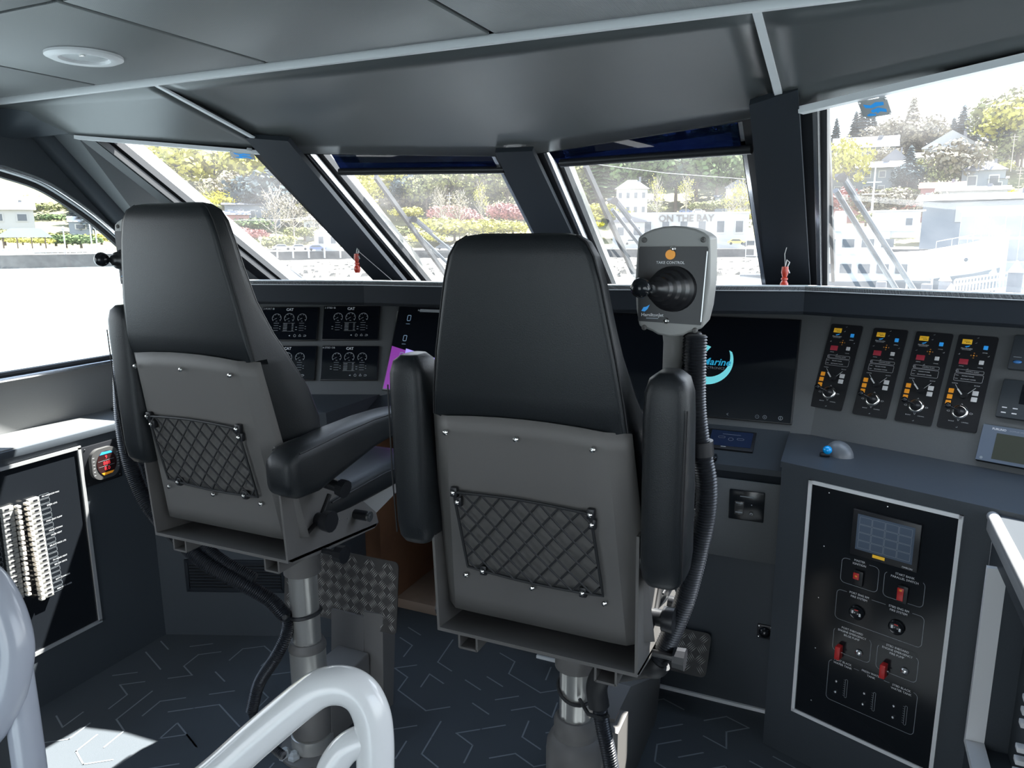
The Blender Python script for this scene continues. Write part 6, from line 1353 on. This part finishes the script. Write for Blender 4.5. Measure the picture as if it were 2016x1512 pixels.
for k in range(7): MB().box((-10.0+1.75*k, 2.15, .04-(.0 if k < 6 else .12)), (1.1, .95, .1), M).obj('window', M_win, t, 0)
MB().box((.9, 6.9, -.88), (.6, .7, .06), M).obj('window', M_win, t, 0)
b_ = MB(); b_.cyl(hp_(-2.5, 8, -2.4), hp_(-2.5, 12.5, -2.4), .12, .06, 8); b_.cyl(hp_(-3.6, 9.8, -2.4), hp_(-1.4, 9.8, -2.4), .06, n=6); b_.cyl(hp_(-3.2, 11, -2.4), hp_(-1.8, 11, -2.4), .05, n=6); b_.obj('mast', M_shipw, t)
b_ = MB(); b_.lathe([(.7, 0), (.6, 1.9), (.5, 2)], 14, M @ T(-5.5, 6.1, -2.4) @ Matrix.Rotation(-PI/2, 4, 'X')); b_.obj('funnel', M_shipw, t)
b_ = MB(); pts = [hp_(3.5, 4.9, -.5), hp_(7, 5.6, -1.1), hp_(9.6, 6.5, -2.1)]; b_.tube(pts, .04, 6)
for q in range(6): f = q/5; pp = pts[0].lerp(pts[1], f*2) if f < .5 else pts[1].lerp(pts[2], f*2-1); b_.cyl(pp, pp-V((0, 0, .95)), .03, n=5)
b_.obj('bow_rail', M_shipw, t)
b_ = MB(); b_.ball(hp_(6.3, 3.1, -1.0), .28, 12, (1, 1, 1)); b_.obj('porthole', M_win, t)
# small work boat
p = far(1483, 560, 88); r = az_dir(1483); M = frame(p, (r.y, -r.x, 0), (0, 0, 1)); t = thing('work_boat', 'small boat with white rail frame at the foot of the right pillar', 'boat', p)
MB().loft([[M @ V(q) for q in ((x, 1.1, w), (x, .0, w*.6), (x, .0, -w*.6-2), (x, 1.1, -w-2))] for x, w in ((-1.5, .9), (0, 1), (2.6, .6), (3.4, .1))]).obj('hull', M_hull, t, 30)
b_ = MB()
for x in (-1.0, .2, 1.4):
    b_.cyl(M @ V((x, 1.1, .2)), M @ V((x, 5.6, .2)), .05, n=6)
for y in (3.2, 5.6): b_.cyl(M @ V((-1, y, .2)), M @ V((1.4, y, .2)), .05, n=6)
b_.obj('rail_frame', M_shipw, t); text('MIZU', M, 0, .75, .5, M_shipw, t, z=1.15) if False else None
# dock with capped piles and gangway
p0 = far(1600, 590, 60); p1 = far(2100, 590, 60); zt_ = ZW+1.0
q = [V((*far(x, 560, d_).xy, zt_)) for x, d_ in ((1560, 72), (2120, 60), (2120, 57), (1560, 69))]
struct(MB().slab(q, (0, 0, -.4)).obj('dock_deck', M_road, None, 0))
for px, d_, h, lab in ((1860, 60, 2.6, 'dock pile with white pointed cap, leftmost'), (1873, 57, 1.9, 'dock pile with white pointed cap beside the leftmost'), (1997, 52, 3.6, 'tall dock pile with white pointed cap near the right edge')):
    P = V((*far(px, 560, d_).xy, ZW-1)); t = thing('dock_pile', lab, 'pile', P); b_ = MB(); b_.cyl(P, P+V((0, 0, 1+h)), .38, n=14); b_.obj('post', M_rfg, t); b_ = MB(); b_.cyl(P+V((0, 0, 1+h)), P+V((0, 0, 1.7+h)), .42, .03, 14); b_.obj('cap', M_shipw, t)
for k, (px, d_) in enumerate(((1735, 66), (1825, 64), (1914, 55), (1948, 54))):
    P = V((*far(px, 560, d_).xy, zt_)); b_ = MB(); b_.lathe([(.38, 0), (.4, .5), (.38, 1.1), (.3, 1.15)], 12, Matrix.Translation(P)); tag(b_.obj('barrel', M_rfg), 'grey barrel standing on the dock, number %s from the left' % ('one', 'two', 'three', 'four')[k], 'barrel')
t = thing('gangway', 'long white gangway with mesh rails rising to the right behind the piles', 'gangway', V((*far(1880, 560, 58).xy, zt_)))
a, b2 = V((*far(1878, 560, 58).xy, ZW+1.3)), V((*far(2110, 560, 54).xy, ZW+2.6)); back = az_dir(1990)*1.4
MB().slab([a, b2, b2+back, a+back], (0, 0, -.25)).obj('deck', M_shipw, t, 0)
for e in (V((0, 0, 0)), back):
    b_ = MB()
    for z in (.5, 1.1, 1.45): b_.tube([a+e+V((0, 0, z)), b2+e+V((0, 0, z))], .05, 6)
    for k in range(34): f = k/33; q = a.lerp(b2, f)+e; b_.cyl(q, q+V((0, 0, 1.45)), .03, n=4)
    b_.obj('side_rail', M_shipw, t)
t = thing('dock_gate', 'white tubular gate standing on the dock behind the wiper feet', 'gate', V((*far(1812, 565, 66).xy, zt_)))
P = V((*far(1808, 560, 66).xy, zt_)); r = az_dir(1808); u = V((r.y, -r.x, 0)); b_ = MB(); b_.tube([P-u*.8, P-u*.8+V((0, 0, 2.6)), P-u*.5+V((0, 0, 3)), P+u*.6+V((0, 0, 3)), P+u*.9+V((0, 0, 2.6)), P+u*.9], .07, 8); b_.tube([P-u*.8+V((0, 0, 1.3)), P+u*.9+V((0, 0, 1.3))], .05, 6); b_.obj('tube_frame', M_shipw, t)
# overhead wires across the view
for (x0_, y0_, x1_, y1_, d_, lab) in ((1130, 318, 1500, 355, 120, 'thin overhead wire crossing the windshield behind the joystick'), (430, 434, 660, 424, 150, 'thin pale wire across the leftmost windshield')):
    b_ = MB(); a, b2 = far(x0_, y0_, d_), far(x1_, y1_, d_); b_.tube([a, a.lerp(b2, .5)-V((0, 0, .35)), b2], .045, 5); tag(b_.obj('overhead_wire', M_rfw), lab, 'cable')

# where several things of one kind share a description, say which one by its order from the left
def px_of(o):
    d = o.matrix_world.translation if o.parent is None and o.type == 'EMPTY' else (o.matrix_world @ (sum((V(c) for c in o.bound_box), V((0, 0, 0)))/8))
    d = V(d)-EYE; return 1008+F_PX*d.dot(RT)/max(.01, d.dot(FW))
bpy.context.view_layer.update()
same = {}
for o in SC.objects:
    if o.parent is None and o.get('label') and o.get('category'): same.setdefault(o['label'], []).append(o)
ORD = ['leftmost', 'second', 'third', 'fourth', 'fifth', 'sixth', 'seventh', 'eighth', 'ninth', 'tenth', 'eleventh', 'twelfth', 'thirteenth', 'fourteenth', 'fifteenth']
for lab, L_ in same.items():
    if len(L_) < 2: continue
    L_.sort(key=px_of); n_ = len(L_)
    for i, o in enumerate(L_):
        if n_ == 2: w_ = ('left one of two', 'right one of two')[i]
        elif i == 0: w_ = 'leftmost'
        elif i == n_-1: w_ = 'rightmost'
        else: w_ = '%s from left' % ORD[min(i, 14)]
        o['label'] = lab+', '+w_
